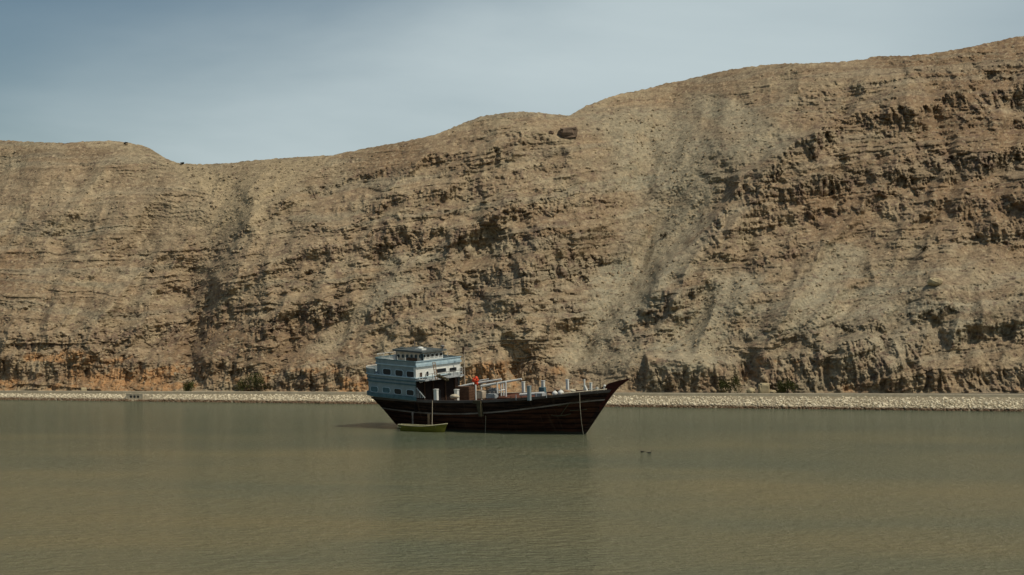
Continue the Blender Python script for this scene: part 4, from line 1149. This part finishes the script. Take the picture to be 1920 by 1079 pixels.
for k, (px, py, b_, w_, lab) in enumerate(((1040.5, 738.5, 1.8, 0.62, 'white buoy on the foredeck edge, left one of the pair'), (1051.5, 737.5, 1.8, 0.68, 'white buoy on the foredeck edge, right one of the pair'))):
    p = P3(px, py, b_); mb = MB(); mb.blob(p, (w_, w_, w_*0.95), 20+k, 0.03, 14, 10); mb.tube([p+Vector((0, 0, w_*0.45)), p+Vector((0, 0, w_*0.62))], 0.06, 8); cargo(mb, 'buoy', m_white, lab, 'buoy', 'white buoys on the foredeck', True)
for k, (px, py, b_, w_, mm, lab) in enumerate(((1030, 741, 1.5, 0.6, m_tan, 'small brown sack left of the white buoys'), (1062, 735.5, 1.2, 0.8, m_tan, 'tan sack right of the white buoys'), (1072, 733.5, 0.5, 0.7, m_sack, 'pale sack farthest forward on the foredeck'),
          (1046, 731.5, -0.6, 0.7, m_tan, 'brown sack heaped behind the white buoys'), (852, 744.0, 3.2, 0.9, m_sack, 'pale sack on the rail below the cabin canopy'))):
    p = P3(px, py, b_); mb = MB(); mb.blob(p, (w_*1.3, w_, w_*0.6), 30+k, 0.12, 12, 7); cargo(mb, 'sack', mm, lab, 'sack', 'sacks on deck', True)

# ropes that hang down the hull
def rope(pts, r_, label, name='rope'):
    mb = MB(); mb.tube(pts, r_, 5); o = mb.build(name, m_rope, None); return tag(o, label, 'rope')
def wpt(px, py, b_): return to_world(P3(px, py, b_))
A = to_world(hull_pt(0.905, 1.0, 1, 0.14)); B = wpt(1094, 811, 1.1); 
rope([A, A.lerp(B, .35)+Vector((-.10, -.3, -.1)), A.lerp(B, .7)+Vector((-0.1, -.2, -.1)), B-Vector((0, 0, .3))], 0.035, 'pale anchor rope hanging from the bow down to the water', 'anchor_rope')
A = to_world(hull_pt(0.322, 1.0, 1, 0.14)); tend = Vector((-8.9, 158.4, 0.60))
rope([A, A.lerp(tend, .5)+Vector((0, 0, -.25)), tend], 0.035, 'thin painter rope from the dhow rail down to the yellow tender', 'painter_rope')
A = to_world(hull_pt(0.575, 0.66, 1, 0.06)); B = to_world(hull_pt(0.575, 0.24, 1, 0.12))
rope([A, B], 0.03, 'thin rope hanging down the middle of the dark hull', 'hanging_rope')

# ------------------------------------------------------------------ tender
tx, ty = -9.95, 159.0
tender = empty('tender_boat', (tx, ty, 0), (0, 0, -TH+R(4))); tag(tender, 'small yellow green wooden rowing boat tied beside the dhow hull', 'boat')
def th_pt(t_, w_, side, off=0):
    L_ = 6.3; s_ = (t_-0.5)*L_*(0.86+0.14*w_)
    b_ = (0.80*(1-abs(2*t_-1)**2.6)+0.02)*(0.30+0.70*w_**0.6)*(1 if t_ > .5 else 1)
    if t_ < 0.5: b_ = (0.80*(1-0.62*abs(2*t_-1)**3))*(0.30+0.70*w_**0.6)
    z = -0.25+w_*(0.90+0.42*max(0, t_-0.55)**1.3*2.2+0.14*max(0, .35-t_))
    return Vector((s_, -side*(b_+off), z))
tt2 = [k/24 for k in range(25)]
mb = MB()
for sd_ in (1, -1): mb.loft([[th_pt(a, w_/6, sd_) for a in tt2] for w_ in range(7)], close=False)
mb.loft([[th_pt(a, 0, 1) for a in tt2], [th_pt(a, 0, -1) for a in tt2]], close=False)
mb.add([th_pt(0, k/6, 1) for k in range(7)]+[th_pt(0, k/6, -1) for k in range(6, -1, -1)], [tuple(range(14))])
mb.build('tender_hull', m_yellow, tender, True)
for sd_ in (1, -1):
    mb = MB(); mb.tube([th_pt(a, 1.0, sd_) for a in tt2], 0.06, 6); mb.build('gunwale', m_pale, tender)
for a in (0.12, 0.35, 0.6, 0.8):
    p = th_pt(a, 0.82, 1); mb = MB(); mb.box((p.x, 0, p.z), (0.28, abs(p.y)*1.9, 0.05)); mb.build('thwart', m_pale, tender)
mb = MB(); mb.box((-2.9, 0, 0.42), (0.5, 1.0, 0.10)); mb.build('stern_seat', m_pale, tender)
mb = MB(); mb.tube([(-3.0, -.1, 0.35), (-3.15, -.1, 0.75)], 0.07, 6); mb.build('stern_post', m_white, tender)
mb = MB(); mb.box((-0.3, -0.1, 0.36), (2.2, 0.5, 0.06), Matrix.Rotation(R(4), 3, 'Z')); mb.build('floor_boards', m_pale, tender)

# ------------------------------------------------------------------ shrubs
def shrub(px, py_base, wpx, hpx, label, seed, leaf=m_leaf, ydepth=None, n=900, dry=0.25, group='green shrubs at the foot of the cliff', name='shrub', lean=0.0):
    r_ = random.Random(seed)
    u = (px-960)/F
    if ydepth is None:
        Y = (213.7+11.5)/(1-(-0.2195+0.036)*u)-2.6; X = u*Y; Z = z_road(X)-0.05
    else: X, Y, Z = ydepth
    W = wpx/F*Y; H_ = hpx/F*Y
    root = empty(name, (X, Y, Z)); tag(root, label, 'shrub', group)
    mb = MB()
    for k in range(7):
        a = r_.random()*6.28; q = 0.35+0.5*r_.random()
        tip = Vector((math.cos(a)*W*0.33*q, math.sin(a)*W*0.3*q, H_*(0.5+0.35*r_.random())))
        mb.tube([(0, 0, -0.1), tip*0.5+Vector((0, 0, .1)), tip], 0.05*H_/2.5, 5, 0.015)
    mb.build('stem', m_bark, root)
    V_, F_ = [], []
    clumps = [(Vector((r_.uniform(-.36, .36)*W, r_.uniform(-.32, .32)*W, H_*r_.uniform(.22, .72))), r_.uniform(.16, .30)) for _ in range(11)]
    for k in range(n):
        c, cr_ = clumps[r_.randrange(11)]
        d = Vector((r_.gauss(0, 1), r_.gauss(0, 1), r_.gauss(0, 1))).normalized()*r_.random()**0.4
        p = c+Vector((d.x*cr_*W*0.8, d.y*cr_*W*0.8, d.z*cr_*H_*1.1)); p.z = max(p.z, 0.05)
        ax = Vector((r_.gauss(0, 1), r_.gauss(0, 1), r_.gauss(0, 1))).normalized(); a2 = ax.cross(Vector((0.3, 0.5, 0.8))).normalized()
        sz1, sz2 = 0.13*r_.uniform(.6, 1.3), 0.06*r_.uniform(.7, 1.4); o = len(V_)
        V_ += [p-ax*sz1, p+a2*sz2, p+ax*sz1, p-a2*sz2]; F_.append((o, o+1, o+2, o+3))
    me = bpy.data.meshes.new('foliage'); me.from_pydata([tuple(v) for v in V_], [], F_); me.materials.append(leaf)
    o = bpy.data.objects.new('foliage', me); COL.objects.link(o); o.parent = root
    return root
shrub(352, 733, 34, 30, 'low dark shrub at the cliff foot, leftmost of the shrubs by the road', 1)
shrub(472, 733, 58, 40, 'wide dark shrub in the shade of the cliff left of the dhow stern', 2, n=1500)
shrub(1368, 736, 44, 36, 'rounded green shrub by the road left of the square pale boulder', 3, n=1300)
shrub(1476, 736, 46, 32, 'dense green shrub by the road right of the square pale boulder', 4, n=1300)
tufts = [(1243, 447, 16, 14, 'dark tuft growing alone in the pale central valley'), (341, 308, 8, 5, 'tiny bush on the saddle where the left hill meets the skyline'),
         (236, 270, 7, 4, 'tiny bush where the left hill skyline starts to drop'),
         (1733, 470, 20, 12, 'flat dark bush high on the right slope'), (1590, 625, 26, 12, 'flat brown bush in the gully low on the right slope'), (285, 512, 12, 10, 'dark tuft on the middle of the left slope')]
for k, (px, py, a, b_, lab) in enumerate(tufts):
    p = on_mountain(px, py); shrub(px, py, a, b_, lab, 50+k, m_leafdry, (p.x, p.y-0.1, p.z-0.1), 160, group='small bushes scattered on the mountain', name='bush')

# ------------------------------------------------------------------ boulders
def boulder(px, py, wpx, hpx, label, seed, material, blocky=False, foot=False, flat=False):
    u = (px-960)/F
    if foot:
        Y = (213.7+11.5)/(1-(-0.2195+0.036)*u)-1.0; p = Vector((u*Y, Y, z_road(u*Y)-0.1))
    else: p = on_mountain(px, py)
    W = wpx/F*p.y; H_ = hpx/F*p.y
    r_ = np.random.RandomState(seed)
    n, m_ = 14, 10; V_ = []
    for i in range(m_+1):
        th = math.pi*i/m_
        for k in range(n):
            ph = 2*math.pi*k/n
            d = np.array([math.sin(th)*math.cos(ph), math.sin(th)*math.sin(ph), math.cos(th)])
            if blocky: d = np.sign(d)*np.abs(d)**0.45
            q = 1+(0.24 if seed < 3 else 0.12)*mn.noise(Vector(d*2.6)+Vector((seed*3.1, 0, 0)))*2
            V_.append(((d[0]*W/2)*q, d[1]*W*0.4*q, d[2]*H_/2*q+H_*0.42))
    F_ = [(i*n+k, (i+1)*n+k, (i+1)*n+(k+1) % n, i*n+(k+1) % n) for i in range(m_) for k in range(n)]
    me = bpy.data.meshes.new('boulder'); me.from_pydata(V_, [], F_); me.materials.append(material)
    o = bpy.data.objects.new('boulder', me); COL.objects.link(o); o.location = p-Vector((0, 0.0, 0.1)); o.rotation_euler = (0, 0, R(r_.uniform(-25, 25)))
    return tag(o, label, 'boulder', 'boulders on the mountain')
m_bdark = simple('varnished_boulder', (0.12, 0.085, 0.06), (0.20, 0.145, 0.10), 0.9, 0.95, 0.1, bump=0.15)
m_bpale = simple('pale_boulder', (0.48, 0.40, 0.24), (0.36, 0.29, 0.17), 0.9, 0.95, 0.1, bump=0.1)
boulder(1065, 258, 33, 19, 'big dark boulder standing alone near the top of the central hill', 1, m_bdark, True)
boulder(1033, 251, 10, 7, 'small dark boulder just left of the big one on the central hill', 2, m_bdark)
boulder(1432, 736, 20, 23, 'square pale boulder at the cliff foot between two shrubs', 3, m_bpale, True, True)
boulder(1408, 736, 17, 14, 'rounded pink tan boulder left of the square pale boulder', 4, m_bpale, False, True)
boulder(1449, 736, 16, 9, 'low pale boulder right of the square one', 5, m_bpale, False, True)
boulder(157, 733, 11, 11, 'pale block of rock at the orange cliff foot on the left', 6, m_bpale, True, True)
boulder(1752, 535, 28, 16, 'pale boulder with a dark hollow on the right slope', 7, m_bpale)

# ------------------------------------------------------------------ culvert headwall with three pipes
def culvert():
    px = 252.0; u = (px-960)/F
    Y = 213.7/(1+0.2195*u)+1.7; X = u*Y
    yaw = math.atan(-0.2195)
    root = empty('culvert_headwall', (X, Y, 0.0), (0, 0, yaw)); tag(root, 'pale concrete culvert headwall with three dark round pipes in the riprap bank', 'culvert')
    zb_, zt_ = 0.18, 1.0; W = 2.9; rp_ = 0.22; cz_ = 0.64
    mb = MB(); n = 16; cxs = (-0.62, 0.0, 0.62)
    # face with three round holes, made of ring segments around each hole
    for c_ in cxs:
        sq = []; ho = []
        for k in range(n):
            a = 2*math.pi*k/n+math.pi/n
            dx, dz = math.cos(a), math.sin(a); m_ = max(abs(dx)/0.31, abs(dz)/((zt_-zb_)/2))
            sq.append(Vector((c_+dx/m_, 0, (zt_+zb_)/2+dz/m_))); ho.append(Vector((c_+dx*rp_, 0, cz_+dz*rp_)))
        mb.loft([sq, ho, [p+Vector((0, 0.5, 0)) for p in ho]])
    mb.box((-W/2+0.26, 0.15, (zt_+zb_)/2), (W/2-0.93+0.0, 0.3, zt_-zb_)); mb.box((W/2-0.26, 0.15, (zt_+zb_)/2), (W/2-0.93, 0.3, zt_-zb_))
    mb.box((0, 0.2, zt_+0.05), (W, 0.45, 0.10)); mb.build('headwall', m_conc, root)
    for c_ in cxs:
        mb = MB(); mb.tube([(c_, 0.02, cz_), (c_, 0.6, cz_)], rp_-0.01, 14); mb.build('pipe', m_dark, root)
culvert()

# ------------------------------------------------------------------ two water birds
def bird(px, py, yaw, label, s_=1.0, dive=False):
    Y = HC*F/(py-HV); X = (px-960)/F*Y
    root = empty('water_bird', (X, Y, 0), (0, 0, yaw)); tag(root, label, 'bird', 'water birds swimming on the lagoon')
    mb = MB(); rr_ = []
    for t_, z, r1, r2 in ((-0.34, 0.10, .02, .012), (-0.24, 0.08, .07, .05), (-0.08, 0.06, .12, .09), (0.08, 0.06, .115, .09), (0.2, 0.08, .07, .07), (0.26, 0.16, .04, .045), (0.29, 0.26, .034, .034), (0.31, 0.33, .04, .04), (0.37, 0.35, .035, .03), (0.41, 0.345, .012, .012)):
        rr_.append([Vector((t_*s_, math.cos(a)*r1*s_, (z+math.sin(a)*r2)*s_)) for a in [2*math.pi*k/10 for k in range(10)]])
    mb.loft(rr_, caps=True); mb.build('body', m_feather, root, True)
    mb = MB(); mb.tube([(0.41*s_, 0, 0.345*s_), (0.50*s_, 0, 0.335*s_)], 0.012*s_, 5, 0.004); mb.build('bill', m_tan, root)
    mb = MB(); mb.tube([(-0.32*s_, 0, 0.10*s_), (-0.44*s_, 0, 0.13*s_)], 0.035*s_, 6, 0.02); mb.build('tail', m_feather, root)
bird(1204, 848, R(160), 'dark water bird swimming, left of the pair', 0.62)
bird(1217.5, 850, R(10), 'dark water bird swimming, right of the pair', 0.70)
print('total', time.time()-T0)
